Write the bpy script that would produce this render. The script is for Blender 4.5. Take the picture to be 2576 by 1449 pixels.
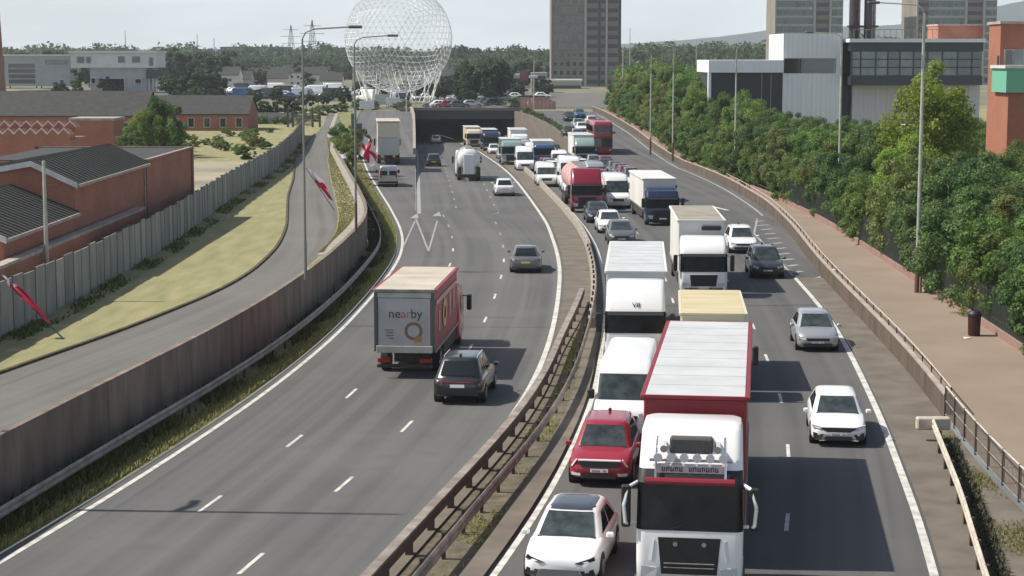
import bpy, bmesh, math, random
import numpy as np
from mathutils import Vector, Matrix
random.seed(7); np.random.seed(7)
R = math.radians
for o in list(bpy.data.objects): bpy.data.objects.remove(o)
S = bpy.context.scene
COL = S.collection

# ------------------------------------------------------------------ camera
FPX, CH = 4650.0, 12.5                       # focal length in px of a 2576 px wide picture, camera height
PITCH = math.atan(584.5 / FPX)
cd = bpy.data.cameras.new('camera'); cam = bpy.data.objects.new('camera', cd); COL.objects.link(cam)
cd.sensor_width = 36; cd.lens = 36 * FPX / 2576; cd.clip_start = 1; cd.clip_end = 20000
cam.location = (0, 0, CH); cam.rotation_euler = (R(90) - PITCH, 0, 0)
S.camera = cam
S.render.resolution_x, S.render.resolution_y = 1024, 576

# ------------------------------------------------------------------ sky and sun
SUN_EL, SUN_AZ = R(50), R(273)               # azimuth clockwise from +Y: sun stands to the left
W = bpy.data.worlds.new('World'); S.world = W; W.use_nodes = True
nt = W.node_tree; nt.nodes.clear()
out = nt.nodes.new('ShaderNodeOutputWorld'); bg = nt.nodes.new('ShaderNodeBackground')
sky = nt.nodes.new('ShaderNodeTexSky'); sky.sky_type = 'NISHITA'; sky.sun_disc = False
sky.sun_elevation = SUN_EL; sky.sun_rotation = SUN_AZ; sky.altitude = 20
sky.air_density = 1.0; sky.dust_density = 2.0; sky.ozone_density = 1.0
tc = nt.nodes.new('ShaderNodeTexCoord'); mp = nt.nodes.new('ShaderNodeMapping'); mp.inputs['Scale'].default_value = (2.2, 2.2, 11)
ns = nt.nodes.new('ShaderNodeTexNoise'); ns.inputs['Scale'].default_value = 2.0; ns.inputs['Detail'].default_value = 5
rp = nt.nodes.new('ShaderNodeMapRange'); rp.inputs[1].default_value = 0.35; rp.inputs[2].default_value = 0.65
rp.inputs[3].default_value = 0.62; rp.inputs[4].default_value = 1.0
sx = nt.nodes.new('ShaderNodeSeparateXYZ')                # thin milky haze, thickest where the line of sight is longest
ab = nt.nodes.new('ShaderNodeMath'); ab.operation = 'ABSOLUTE'
e1 = nt.nodes.new('ShaderNodeMath'); e1.operation = 'MULTIPLY'; e1.inputs[1].default_value = -6.5
e2 = nt.nodes.new('ShaderNodeMath'); e2.operation = 'EXPONENT'
e3 = nt.nodes.new('ShaderNodeMath'); e3.operation = 'MULTIPLY'
mx = nt.nodes.new('ShaderNodeMix'); mx.data_type = 'RGBA'
mx.inputs[7].default_value = (12.3, 13.3, 13.9, 1)
nt.links.new(tc.outputs['Generated'], mp.inputs[0]); nt.links.new(mp.outputs[0], ns.inputs['Vector'])
nt.links.new(tc.outputs['Generated'], sx.inputs[0]); nt.links.new(sx.outputs[2], ab.inputs[0]); nt.links.new(ab.outputs[0], e1.inputs[0])
nt.links.new(e1.outputs[0], e2.inputs[0]); nt.links.new(e2.outputs[0], e3.inputs[0])
nt.links.new(ns.outputs[0], rp.inputs[0]); nt.links.new(rp.outputs[0], e3.inputs[1]); nt.links.new(e3.outputs[0], mx.inputs[0])
nt.links.new(sky.outputs[0], mx.inputs[6]); nt.links.new(mx.outputs[2], bg.inputs[0])
bg.inputs[1].default_value = 0.085
nt.links.new(bg.outputs[0], out.inputs[0])
sl = bpy.data.lights.new('sun', 'SUN'); sl.energy = 4.5; sl.angle = R(0.6); sl.color = (1, 0.94, 0.84)
sun = bpy.data.objects.new('sun', sl); COL.objects.link(sun)
sd = Vector((math.sin(SUN_AZ) * math.cos(SUN_EL), math.cos(SUN_AZ) * math.cos(SUN_EL), math.sin(SUN_EL)))
sun.rotation_euler = sd.to_track_quat('Z', 'Y').to_euler(); sun.location = (-60, 60, 80)
S.view_settings.view_transform = 'Standard'; S.view_settings.look = 'None'
S.view_settings.exposure = 0.36; S.view_settings.gamma = 1; S.view_settings.use_curve_mapping = False
S.render.engine = 'CYCLES'

# ------------------------------------------------------------------ helpers
def tag(o, label=None, cat=None, group=None, kind=None):
    if label: o['label'] = label
    if cat: o['category'] = cat
    if group: o['group'] = group
    if kind: o['kind'] = kind
    return o
def link(o, parent=None):
    COL.objects.link(o)
    if parent: o.parent = parent
    return o
def empty(name, loc=(0, 0, 0), rz=0, label=None, cat=None, group=None):
    o = bpy.data.objects.new(name, None); o.location = loc; o.rotation_euler = (0, 0, rz); o.empty_display_size = .3
    return tag(link(o), label, cat, group)
class MB:
    """collects faces, then links them as one mesh object"""
    def __init__(s): s.v = []; s.f = []; s.uv = None
    def add(s, vs, fs):
        n = len(s.v); s.v += [tuple(p) for p in vs]; s.f += [tuple(i + n for i in f) for f in fs]; return s
    def box(s, a, b):
        (x0, y0, z0), (x1, y1, z1) = a, b
        return s.add([(x0, y0, z0), (x1, y0, z0), (x1, y1, z0), (x0, y1, z0), (x0, y0, z1), (x1, y0, z1), (x1, y1, z1), (x0, y1, z1)],
                     [(0, 3, 2, 1), (4, 5, 6, 7), (0, 1, 5, 4), (1, 2, 6, 5), (2, 3, 7, 6), (3, 0, 4, 7)])
    def cbox(s, a, b, c=.02):
        """box with chamfered edges"""
        (x0, y0, z0), (x1, y1, z1) = a, b
        c = min(c, (x1 - x0) * .45, (y1 - y0) * .45, (z1 - z0) * .45)
        bm = bmesh.new(); bmesh.ops.create_cube(bm, size=1)
        for v in bm.verts: v.co = Vector((x0 + (v.co.x + .5) * (x1 - x0), y0 + (v.co.y + .5) * (y1 - y0), z0 + (v.co.z + .5) * (z1 - z0)))
        bmesh.ops.bevel(bm, geom=bm.edges[:], offset=c, segments=1, affect='EDGES')
        bm.verts.index_update(); s.add([v.co for v in bm.verts], [[v.index for v in f.verts] for f in bm.faces]); bm.free(); return s
    def quad(s, *p): return s.add(p, [tuple(range(len(p)))])
    def loft(s, rings, cap=True, closed=True):
        n = len(rings[0]); vs = [p for r in rings for p in r]; fs = []
        for i in range(len(rings) - 1):
            for j in range(n if closed else n - 1):
                k = (j + 1) % n
                fs.append((i * n + j, i * n + k, (i + 1) * n + k, (i + 1) * n + j))
        if cap and closed:
            fs.append(tuple(range(n))[::-1]); fs.append(tuple((len(rings) - 1) * n + j for j in range(n)))
        return s.add(vs, fs)
    def tube(s, a, b, r0, r1=None, n=8):
        a, b = Vector(a), Vector(b); r1 = r0 if r1 is None else r1
        d = (b - a).normalized(); u = d.orthogonal().normalized(); w = d.cross(u)
        return s.loft([[p + (u * math.cos(t * 2 * math.pi / n) + w * math.sin(t * 2 * math.pi / n)) * r for t in range(n)] for p, r in ((a, r0), (b, r1))])
    def path(s, pts, r, n=6):
        for a, b in zip(pts[:-1], pts[1:]): s.tube(a, b, r, r, n)
        return s
    def prism(s, poly, d):
        """extrude a planar polygon by vector d"""
        n = len(poly); d = Vector(d); p2 = [Vector(p) + d for p in poly]
        return s.add(list(poly) + p2, [tuple(range(n)), tuple(range(n, 2 * n))[::-1]] + [(i, i + n, (i + 1) % n + n, (i + 1) % n) for i in range(n)])
    def mesh(s, name, mat, smooth=False):
        m = bpy.data.meshes.new(name); m.from_pydata(s.v, [], s.f); m.materials.append(mat)
        bm = bmesh.new(); bm.from_mesh(m); bmesh.ops.recalc_face_normals(bm, faces=bm.faces[:]); bm.to_mesh(m); bm.free()
        if smooth:
            m.polygons.foreach_set('use_smooth', [True] * len(m.polygons))
            try: m.set_sharp_from_angle(angle=R(smooth if smooth > 1 else 40))
            except Exception: pass
        return m
    def build(s, name, mat, parent=None, smooth=False):
        return link(bpy.data.objects.new(name, s.mesh(name, mat, smooth)), parent)
def inst(name, mesh, parent, loc=(0, 0, 0), rot=(0, 0, 0), scale=(1, 1, 1)):
    o = bpy.data.objects.new(name, mesh); o.location = loc; o.rotation_euler = rot; o.scale = scale
    return link(o, parent)
def copy_tree(o, parent=None):
    c = o.copy(); COL.objects.link(c); c.parent = parent
    for ch in o.children: copy_tree(ch, c)
    return c

# ------------------------------------------------------------------ materials
def mat(name, col, rough=.6, metal=0, col2=None, scale=3, detail=4, coat=0, bump=0, spec=.5, stretch=None, lo=.35, hi=.65, rnd=0, emit=None):
    m = bpy.data.materials.new(name); m.use_nodes = True; n = m.node_tree.nodes; l = m.node_tree.links
    b = n['Principled BSDF']; b.inputs['Base Color'].default_value = (*col, 1); b.inputs['Roughness'].default_value = rough
    b.inputs['Metallic'].default_value = metal; b.inputs['Coat Weight'].default_value = coat; b.inputs['Coat Roughness'].default_value = .06
    b.inputs['Specular IOR Level'].default_value = spec
    if col2 or bump:
        t = n.new('ShaderNodeTexCoord'); mpn = n.new('ShaderNodeMapping'); l.new(t.outputs['Object' if stretch != 'uv' else 'UV'], mpn.inputs[0])
        if stretch == 'uv': mpn.inputs['Scale'].default_value = (1, .03, 1)
        elif stretch: mpn.inputs['Scale'].default_value = stretch
        x = n.new('ShaderNodeTexNoise'); x.inputs['Scale'].default_value = scale; x.inputs['Detail'].default_value = detail
        l.new(mpn.outputs[0], x.inputs['Vector'])
        if col2:
            rr = n.new('ShaderNodeMapRange'); rr.inputs[1].default_value = lo; rr.inputs[2].default_value = hi
            k = n.new('ShaderNodeMix'); k.data_type = 'RGBA'; k.inputs[6].default_value = (*col, 1); k.inputs[7].default_value = (*col2, 1)
            l.new(x.outputs[0], rr.inputs[0]); l.new(rr.outputs[0], k.inputs[0]); l.new(k.outputs[2], b.inputs['Base Color'])
            last = k.outputs[2]
        if bump:
            bp = n.new('ShaderNodeBump'); bp.inputs['Strength'].default_value = bump; bp.inputs['Distance'].default_value = .02
            x2 = n.new('ShaderNodeTexNoise'); x2.inputs['Scale'].default_value = scale * 6; x2.inputs['Detail'].default_value = 3
            l.new(t.outputs['Object'], x2.inputs['Vector']); l.new(x2.outputs[0], bp.inputs['Height']); l.new(bp.outputs[0], b.inputs['Normal'])
    if rnd:
        oi = n.new('ShaderNodeObjectInfo'); hs = n.new('ShaderNodeHueSaturation'); mr = n.new('ShaderNodeMapRange')
        mr.inputs[3].default_value = 1 - rnd; mr.inputs[4].default_value = 1 + rnd
        l.new(oi.outputs['Random'], mr.inputs[0]); l.new(mr.outputs[0], hs.inputs['Value'])
        src = b.inputs['Base Color'].links
        if src: l.new(src[0].from_socket, hs.inputs['Color'])
        else: hs.inputs['Color'].default_value = (*col, 1)
        l.new(hs.outputs[0], b.inputs['Base Color'])
    if emit:
        b.inputs['Emission Color'].default_value = (*emit[0], 1); b.inputs['Emission Strength'].default_value = emit[1]
    return m
def road_mat(name, base, dark, light, patch=.5):
    """worn asphalt: fine grain, wheel tracks along the lane (uv), broad patches, tar seams"""
    m = mat(name, base, .85); n = m.node_tree.nodes; l = m.node_tree.links; b = n['Principled BSDF']
    t = n.new('ShaderNodeTexCoord')
    def noise(sc, det, src, scl=None):
        x = n.new('ShaderNodeTexNoise'); x.inputs['Scale'].default_value = sc; x.inputs['Detail'].default_value = det
        if scl:
            q = n.new('ShaderNodeMapping'); q.inputs['Scale'].default_value = scl; l.new(t.outputs[src], q.inputs[0]); l.new(q.outputs[0], x.inputs['Vector'])
        else: l.new(t.outputs[src], x.inputs['Vector'])
        return x.outputs[0]
    def mixc(fac, a, c, lo, hi, amt=1):
        rr = n.new('ShaderNodeMapRange'); rr.inputs[1].default_value = lo; rr.inputs[2].default_value = hi; rr.inputs[4].default_value = amt
        l.new(fac, rr.inputs[0]); k = n.new('ShaderNodeMix'); k.data_type = 'RGBA'; l.new(rr.outputs[0], k.inputs[0])
        if isinstance(a, tuple): k.inputs[6].default_value = (*a, 1)
        else: l.new(a, k.inputs[6])
        k.inputs[7].default_value = (*c, 1); return k.outputs[2]
    c = mixc(noise(1.0, 3, 'UV', (1.1, .012, 1)), base, dark, .40, .60, 1.0)
    c = mixc(noise(.9, 3, 'UV', (1.4, .015, 1)), c, light, .5, .72, .7)
    c = mixc(noise(.12, 4, 'Object'), c, light, .45, .7, patch)
    c = mixc(noise(.9, 6, 'Object'), c, dark, .55, .75, .45)
    c = mixc(noise(24, 4, 'Object'), c, light, .45, .8, .5)
    l.new(c, b.inputs['Base Color'])
    bp = n.new('ShaderNodeBump'); bp.inputs['Strength'].default_value = .25; bp.inputs['Distance'].default_value = .01
    l.new(noise(60, 3, 'Object'), bp.inputs['Height']); l.new(bp.outputs[0], b.inputs['Normal'])
    return m
def brick_mat(name, c1, c2, mortar, grime=.5):
    m = mat(name, c1, .9); n = m.node_tree.nodes; l = m.node_tree.links; b = n['Principled BSDF']
    t = n.new('ShaderNodeTexCoord'); sp = n.new('ShaderNodeSeparateXYZ'); ad = n.new('ShaderNodeMath'); cb = n.new('ShaderNodeCombineXYZ')
    l.new(t.outputs['Object'], sp.inputs[0]); l.new(sp.outputs[0], ad.inputs[0]); l.new(sp.outputs[1], ad.inputs[1])
    l.new(ad.outputs[0], cb.inputs[0]); l.new(sp.outputs[2], cb.inputs[1])
    k = n.new('ShaderNodeTexBrick'); k.inputs['Scale'].default_value = 1; k.inputs['Brick Width'].default_value = .225; k.inputs['Row Height'].default_value = .075
    k.inputs['Mortar Size'].default_value = .008; k.inputs['Color1'].default_value = (*c1, 1); k.inputs['Color2'].default_value = (*c2, 1); k.inputs['Mortar'].default_value = (*mortar, 1)
    l.new(cb.outputs[0], k.inputs['Vector'])
    x = n.new('ShaderNodeTexNoise'); x.inputs['Scale'].default_value = .5; x.inputs['Detail'].default_value = 5; l.new(t.outputs['Object'], x.inputs['Vector'])
    rr = n.new('ShaderNodeMapRange'); rr.inputs[1].default_value = .4; rr.inputs[2].default_value = .7; rr.inputs[4].default_value = grime
    q = n.new('ShaderNodeMix'); q.data_type = 'RGBA'; q.inputs[7].default_value = (*[v * .55 for v in c1], 1)
    l.new(x.outputs[0], rr.inputs[0]); l.new(rr.outputs[0], q.inputs[0]); l.new(k.outputs[0], q.inputs[6]); l.new(q.outputs[2], b.inputs['Base Color'])
    return m
def leaf_mat(name, c1, c2, c3):
    m = mat(name, c1, .62, spec=.25); n = m.node_tree.nodes; l = m.node_tree.links; b = n['Principled BSDF']
    g = n.new('ShaderNodeNewGeometry'); oi = n.new('ShaderNodeObjectInfo'); cr = n.new('ShaderNodeValToRGB')
    cr.color_ramp.elements[0].color = (*c1, 1); cr.color_ramp.elements[1].color = (*c3, 1); e = cr.color_ramp.elements.new(.5); e.color = (*c2, 1)
    l.new(g.outputs['Random Per Island'], cr.inputs[0])
    hs = n.new('ShaderNodeHueSaturation'); mr = n.new('ShaderNodeMapRange'); mr.inputs[3].default_value = .487; mr.inputs[4].default_value = .53
    mv = n.new('ShaderNodeMapRange'); mv.inputs[3].default_value = .8; mv.inputs[4].default_value = 1.35
    sr = n.new('ShaderNodeMath'); sr.operation = 'FRACT'; ml = n.new('ShaderNodeMath'); ml.operation = 'MULTIPLY'; ml.inputs[1].default_value = 7.31
    l.new(oi.outputs['Random'], ml.inputs[0]); l.new(ml.outputs[0], sr.inputs[0])
    l.new(oi.outputs['Random'], mr.inputs[0]); l.new(sr.outputs[0], mv.inputs[0])
    l.new(mr.outputs[0], hs.inputs['Hue']); l.new(mv.outputs[0], hs.inputs['Value']); l.new(cr.outputs[0], hs.inputs['Color'])
    l.new(hs.outputs[0], b.inputs['Base Color'])
    tr = n.new('ShaderNodeBsdfTranslucent'); l.new(hs.outputs[0], tr.inputs[0]); ms = n.new('ShaderNodeMixShader'); ms.inputs[0].default_value = .45
    o = n['Material Output']; l.new(b.outputs[0], ms.inputs[1]); l.new(tr.outputs[0], ms.inputs[2]); l.new(ms.outputs[0], o.inputs[0])
    return m
M = {}
M['asphalt'] = road_mat('asphalt', (.103, .102, .098), (.073, .072, .070), (.134, .132, .125))
M['asphalt_r'] = road_mat('asphalt_r', (.094, .093, .091), (.067, .067, .066), (.121, .12, .115))
M['track'] = road_mat('track', (.135, .127, .114), (.1, .094, .083), (.165, .156, .14))
M['path'] = mat('path_tan', (.262, .204, .155), .95, col2=(.225, .172, .13), scale=.25, detail=10, bump=.2)
M['concrete'] = mat('concrete', (.165, .14, .112), .9, col2=(.115, .097, .076), scale=.8, detail=8, bump=.3)
M['concrete_lt'] = mat('concrete_lt', (.36, .33, .28), .9, col2=(.27, .24, .2), scale=1.2, detail=8, bump=.2)
M['wall'] = mat('retaining_concrete', (.24, .19, .148), .92, col2=(.145, .115, .09), scale=1.4, detail=8, stretch=(1, 1, .25), bump=.3, rnd=.12)
M['parapet'] = mat('parapet_concrete', (.125, .092, .066), .92, col2=(.075, .056, .042), scale=1.6, detail=7, stretch=(1, 1, .3), bump=.3, rnd=.1)
M['grass'] = mat('dry_grass', (.285, .258, .128), .97, col2=(.195, .195, .085), scale=.9, detail=12, bump=.3, lo=.34, hi=.68, stretch=(1.6, .3, 1))
M['grass_g'] = mat('green_grass', (.13, .15, .05), .95, col2=(.24, .21, .09), scale=.9, detail=9, bump=.5)
M['yard'] = mat('yard_sand', (.34, .29, .2), .95, col2=(.2, .19, .14), scale=.15, detail=9)
M['dirt'] = mat('median_dirt', (.15, .125, .085), .97, col2=(.08, .07, .045), scale=2.5, detail=9, bump=.6)
M['white_line'] = mat('road_paint', (.60, .59, .54), .7, col2=(.34, .335, .31), scale=2.2, detail=9, lo=.45, hi=.72)
M['white_line_worn'] = mat('worn_road_paint', (.40, .40, .385), .8, col2=(.2, .2, .195), scale=3, detail=8)
M['steel'] = mat('galvanised', (.32, .31, .29), .55, .5, col2=(.2, .19, .17), scale=2, detail=6)
M['rail_brown'] = mat('weathered_rail', (.34, .30, .26), .7, .2, col2=(.2, .165, .14), scale=2, detail=6)
M['post_brown'] = mat('rusty_post', (.10, .075, .06), .8, .2, col2=(.06, .045, .04), scale=3)
M['rail_pale'] = mat('pale_rail', (.55, .5, .42), .7, 0, col2=(.4, .36, .3), scale=2)
M['pole'] = mat('pole_paint', (.46, .47, .41), .5, .1, col2=(.34, .35, .3), scale=2)
M['pale'] = mat('palisade_steel', (.15, .165, .15), .6, .1)
M['pole_dk'] = mat('pole_dark', (.10, .105, .10), .5, .3)
M['pole_mid'] = mat('pole_mid_grey', (.2, .205, .19), .5, .2)
M['pole_rust'] = mat('pole_base_brown', (.12, .07, .05), .8)
M['fence'] = mat('fence_panel', (.31, .31, .28), .9, col2=(.21, .21, .19), scale=1.2, detail=7, stretch=(1, 1, .2), rnd=.16)
M['brick'] = brick_mat('brick', (.40, .135, .085), (.31, .105, .07), (.33, .23, .17))
M['brick_pink'] = brick_mat('brick_pink', (.30, .155, .125), (.24, .12, .1), (.28, .22, .2), .3)
M['brick_orange'] = brick_mat('brick_orange', (.36, .115, .06), (.3, .095, .05), (.3, .2, .15), .3)
M['slate'] = mat('slate', (.046, .046, .043), .85, col2=(.03, .031, .03), scale=1.5, detail=6)
M['slate_rib'] = mat('roof_rib', (.065, .062, .053), .8)
M['coping'] = mat('coping', (.42, .36, .32), .8, col2=(.3, .25, .22), scale=2)
M['barge'] = mat('bargeboard', (.62, .62, .6), .6, col2=(.5, .5, .48), scale=2)
M['white_ren'] = mat('white_render', (.74, .73, .67), .8, col2=(.64, .63, .59), scale=.3)
M['grey_ren'] = mat('grey_render', (.42, .43, .43), .8, col2=(.35, .36, .365), scale=.4)
M['clad'] = mat('grey_cladding', (.80, .81, .82), .55, .0, col2=(.74, .75, .76), scale=.5, stretch=(8, 8, .2))
M['clad_lilac'] = mat('lilac_cladding', (.62, .60, .65), .6, .0, col2=(.56, .54, .59), scale=.6, stretch=(6, 6, .2))
M['clad_dark'] = mat('dark_cladding', (.025, .028, .033), .4)
M['navy'] = mat('navy_frame', (.03, .045, .06), .35)
M['glass'] = mat('window_glass', (.03, .04, .045), .06, spec=.8)
M['glass_b'] = mat('pale_glass', (.16, .2, .2), .12, spec=.8, col2=(.06, .09, .09), scale=.5)
M['glass_c'] = mat('car_glass', (.014, .018, .02), .05, spec=.5)
M['glass_screen'] = mat('windscreen', (.055, .07, .07), .05, spec=.6, col2=(.022, .03, .032), scale=3)  # sky reflection is put into the lighter base colour
M['green_clad'] = mat('green_cladding', (.14, .40, .27), .6)
M['glass_truck'] = mat('lorry_windscreen', (.006, .007, .0075), .12, spec=.18, col2=(.016, .018, .018), scale=2)
M['glass_roof'] = mat('tinted_glass_roof', (.05, .055, .075), .1, spec=.5)
M['tower'] = mat('tower_concrete', (.25, .222, .188), .9, col2=(.19, .17, .145), scale=.15, detail=7)
M['tower_lt'] = mat('tower_rib', (.40, .39, .36), .9)
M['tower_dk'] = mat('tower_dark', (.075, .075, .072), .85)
M['tower_green'] = mat('tower_green_panel', (.13, .20, .165), .8, col2=(.18, .235, .2), scale=.2)
M['blue_clad'] = mat('blue_cladding', (.06, .11, .20), .6, col2=(.05, .085, .15), scale=.05)
M['sign_blue'] = mat('sign_pale_blue', (.45, .62, .7), .6)
M['lattice'] = mat('white_steel', (.82, .83, .81), .5)
M['tyre'] = mat('tyre', (.018, .018, .018), .85)
M['rim'] = mat('rim', (.35, .35, .36), .35, .8)
M['black'] = mat('black_plastic', (.015, .015, .016), .5)
M['chassis'] = mat('chassis', (.03, .028, .027), .8, col2=(.055, .045, .038), scale=4)
M['lamp'] = mat('headlamp', (.55, .57, .58), .12, spec=.8)
M['drl'] = mat('headlamp_white', (.85, .86, .86), .2)
M['red_lamp'] = mat('tail_lamp', (.30, .015, .015), .2)
M['amber'] = mat('amber_lamp', (.6, .2, .02), .3)
M['plate_w'] = mat('number_plate_white', (.75, .75, .72), .5)
M['plate_y'] = mat('number_plate_yellow', (.7, .52, .08), .5)
M['ink'] = mat('dark_lettering', (.03, .03, .035), .6)
M['ink_o'] = mat('orange_lettering', (.42, .13, .07), .6)
M['chrome'] = mat('chrome', (.7, .7, .7), .15, 1)
def paint(name, c, rough=.28, coat=.6, metal=0): 
    M[name] = mat(name, c, rough, metal, coat=coat); return M[name]
paint('p_white', (.80, .80, .79)); paint('p_white2', (.70, .71, .70)); paint('p_cream', (.62, .56, .42), .5, .1)
paint('p_red', (.30, .018, .035)); paint('p_maroon', (.20, .012, .03)); paint('p_silver', (.44, .45, .46), .3, .6, .5)
paint('p_grey', (.16, .165, .165), .3, .6, .4); paint('p_black', (.02, .021, .023)); paint('p_navy', (.02, .03, .075))
paint('p_blue', (.035, .09, .2)); paint('p_dgrey', (.055, .06, .068), .3, .6, .4); paint('p_teal', (.25, .34, .31)); paint('p_pink', (.55, .3, .28), .5, .1)
M['box_white'] = mat('box_white', (.72, .72, .69), .5, col2=(.64, .63, .59), scale=.7, detail=6, stretch=(1, 1, .3))
M['roof_grey'] = mat('trailer_roof', (.54, .555, .56), .6, col2=(.46, .47, .47), scale=.9, detail=6)
M['roof_cream'] = mat('trailer_roof_cream', (.60, .52, .32), .6, col2=(.50, .42, .24), scale=.8, detail=6, stretch=(.3, 2, 1))
M['roof_dirty'] = mat('trailer_roof_dirty', (.33, .30, .24), .7, col2=(.24, .215, .17), scale=.9, detail=7)
M['roof_sand'] = mat('trailer_roof_sand', (.58, .53, .42), .6, col2=(.43, .38, .29), scale=.5, detail=6)
M['curtain_red'] = mat('curtain_red', (.25, .015, .025), .5, col2=(.2, .012, .02), scale=1.2, stretch=(1, 2, .3))
M['curtain_pink'] = mat('curtain_faded_red', (.33, .045, .06), .55, col2=(.27, .032, .045), scale=1)
M['leaf1'] = leaf_mat('leaf_mid', (0.078, 0.137, 0.031), (0.133, 0.203, 0.047), (0.234, 0.312, 0.086))
M['leaf2'] = leaf_mat('leaf_dark', (0.056, 0.106, 0.035), (0.097, 0.156, 0.047), (0.172, 0.234, 0.078))
M['leaf3'] = leaf_mat('leaf_olive', (0.118, 0.144, 0.04), (0.18, 0.211, 0.059), (0.272, 0.296, 0.102))
M['leaf4'] = leaf_mat('leaf_yellow', (.12, .19, .025), (.20, .28, .04), (.33, .40, .08))
M['leaf_far'] = leaf_mat('leaf_far', (0.04, 0.065, 0.032), (0.06, 0.09, 0.04), (0.09, 0.12, 0.052))
M['blade'] = leaf_mat('grass_blade', (.17, .18, .06), (.29, .26, .11), (.42, .36, .18))
M['scrub'] = mat('scrub', (.13, .13, .075), .95, col2=(.2, .19, .12), scale=.05, detail=9, lo=.4, hi=.6)
M['weed'] = leaf_mat('weed_blade', (.05, .085, .02), (.10, .135, .035), (.21, .2, .07))
M['bark'] = mat('bark', (.07, .055, .04), .95, col2=(.04, .032, .025), scale=4)
M['cloth_w'] = mat('flag_white', (.78, .76, .76), .8); M['cloth_r'] = mat('flag_red', (.55, .02, .06), .8)
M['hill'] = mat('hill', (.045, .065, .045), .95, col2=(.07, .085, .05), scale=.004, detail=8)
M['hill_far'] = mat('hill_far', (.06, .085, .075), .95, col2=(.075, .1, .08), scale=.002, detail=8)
M['bin_red'] = mat('bin_red', (.05, .01, .011), .5)
M['hoarding'] = mat('hoarding_pink', (.42, .24, .21), .8, col2=(.34, .18, .16), scale=.3)

# ------------------------------------------------------------------ plan of the place (metres; road runs along +Y)
def curve(pts, w=5):
    """X as a smooth function of Y"""
    ys = np.array([p[0] for p in pts], float); xs = np.array([p[1] for p in pts], float)
    g = np.arange(-40, 500, .5)
    v = np.interp(g, ys, xs)
    lo = g < ys[0]; v[lo] = xs[0] + (g[lo] - ys[0]) * (xs[1] - xs[0]) / (ys[1] - ys[0])
    hi = g > ys[-1]; v[hi] = xs[-1] + (g[hi] - ys[-1]) * (xs[-1] - xs[-2]) / (ys[-1] - ys[-2])
    k = np.exp(-.5 * (np.arange(-40, 41) * .5 / w) ** 2); k /= k.sum()
    v = np.convolve(np.pad(v, 40, mode='edge'), k, 'valid')
    return lambda Y: float(np.interp(Y, g, v))
fA = curve([(44.7, -12.73), (49.8, -11.81), (54, -11.12), (59.6, -10.29), (66.3, -9.38), (73.6, -8.63), (82.8, -7.88), (96, -7.3), (107.8, -7.02), (116.5, -7.0), (126.8, -7.5), (135.7, -8.25), (154.6, -10.3), (176, -12.85), (193.6, -15), (230, -19), (275, -23), (335, -27)], 4)
fB = curve([(43.5, -3.45), (50.9, -2.11), (55.75, -1.14), (63.3, .03), (71.3, .96), (81.6, 1.75), (93.7, 2.35), (107.8, 2.84), (118.2, 2.9), (138, 2.65), (158.9, 1.75), (200, -.2), (250, -2.9), (290, -5.2), (318, -7.6), (345, -11), (440, -27)], 4)
fC = curve([(43.5, -.46), (46.4, .12), (53.6, 1.32), (62.6, 2.49), (68.3, 3.12), (88, 4.5), (104, 5.2), (119, 5.55), (133, 5.4), (151, 4.7), (176, 3.4), (220, 1.4), (250, -.3), (290, -2.6), (318, -5.0), (345, -8.4), (440, -24.4)], 4)
fD = curve([(43.5, 10.22), (49.3, 11.1), (54.1, 11.67), (62.6, 12.76), (76.1, 14.2), (86.5, 15.15), (97, 15.75), (105.8, 16.1), (142.4, 18.96)], 3)
fW = curve([(40, 14.0), (50.5, 14.0), (59.6, 14.6), (64.8, 15.17), (74.1, 15.9), (89.3, 16.75), (105.8, 17.7), (129.6, 19.6), (149.8, 20.7), (172, 20.8), (216, 20.1), (274, 18.2), (340, 14)], 5)
fH = curve([(40, 19.5), (77, 21.4), (102, 22.2), (136.6, 23.3), (160, 22.9), (179, 21.9), (224, 21.4), (274, 19.7), (340, 15.6)], 6)   # hedge foot
fLW = curve([(44, -14.7), (50.3, -13.9), (57.8, -12.9), (67.6, -11.5), (76.9, -10.5), (85.6, -9.9), (95.7, -9.4), (108, -9.2), (116, -9.15), (125.7, -9.8), (143, -11.8), (179, -16.3), (202, -19.2), (240, -23.2), (335, -31)], 4)
fSL = curve([(50, -18.9), (60.3, -16.7), (65, -15.7), (69.3, -14.7), (81.4, -12.8), (88.8, -12.4), (99.6, -12.6), (111, -13.5), (135.6, -16.4), (152.6, -18), (187.8, -21.9), (232, -24.9), (271, -27.5), (333, -33)], 3)
fSR = curve([(50, -14.3), (57.8, -13.3), (67.6, -11.85), (76.9, -10.85), (87, -10.2), (96, -10.0), (109, -10.4), (120.8, -11.4), (150, -14.7), (179, -17.9), (221, -21.7), (271, -25), (333, -31.6)], 3)
fF = curve([(50, -19.6), (68.8, -19.0), (74, -18.6), (97, -18.7), (113.5, -19.3), (125.7, -20), (143, -20.5), (170, -21.4), (199, -23.4), (235, -26.5)], 5)
fGL = curve([(144, -7.5), (200, -10.4), (250, -13), (300, -15.7), (330, -17.6), (345, -19.2), (440, -35)], 4)
fGR = lambda Y: fC(Y) + 10.6 - 3.4 * min(max((Y - 215) / 118, 0), 1)
def sm(t): t = min(max(t, 0), 1); return t * t * (3 - 2 * t)
def zr(Y): return -3.0 * sm((Y - 170) / 170)
def zs(Y): return zr(min(Y, 215)) if Y < 215 else zr(215) + (2.6 - zr(215)) * sm((Y - 215) / 122)
def zo(Y): return zr(min(Y, 160)) + (2.6 - zr(160)) * sm((Y - 160) / 174)
def zl(Y): return 2 + .6 * min(max(Y / 330, 0), 1)
fwd = Vector((0, math.cos(PITCH), -math.sin(PITCH))); upv = Vector((0, math.sin(PITCH), math.cos(PITCH)))
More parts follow.
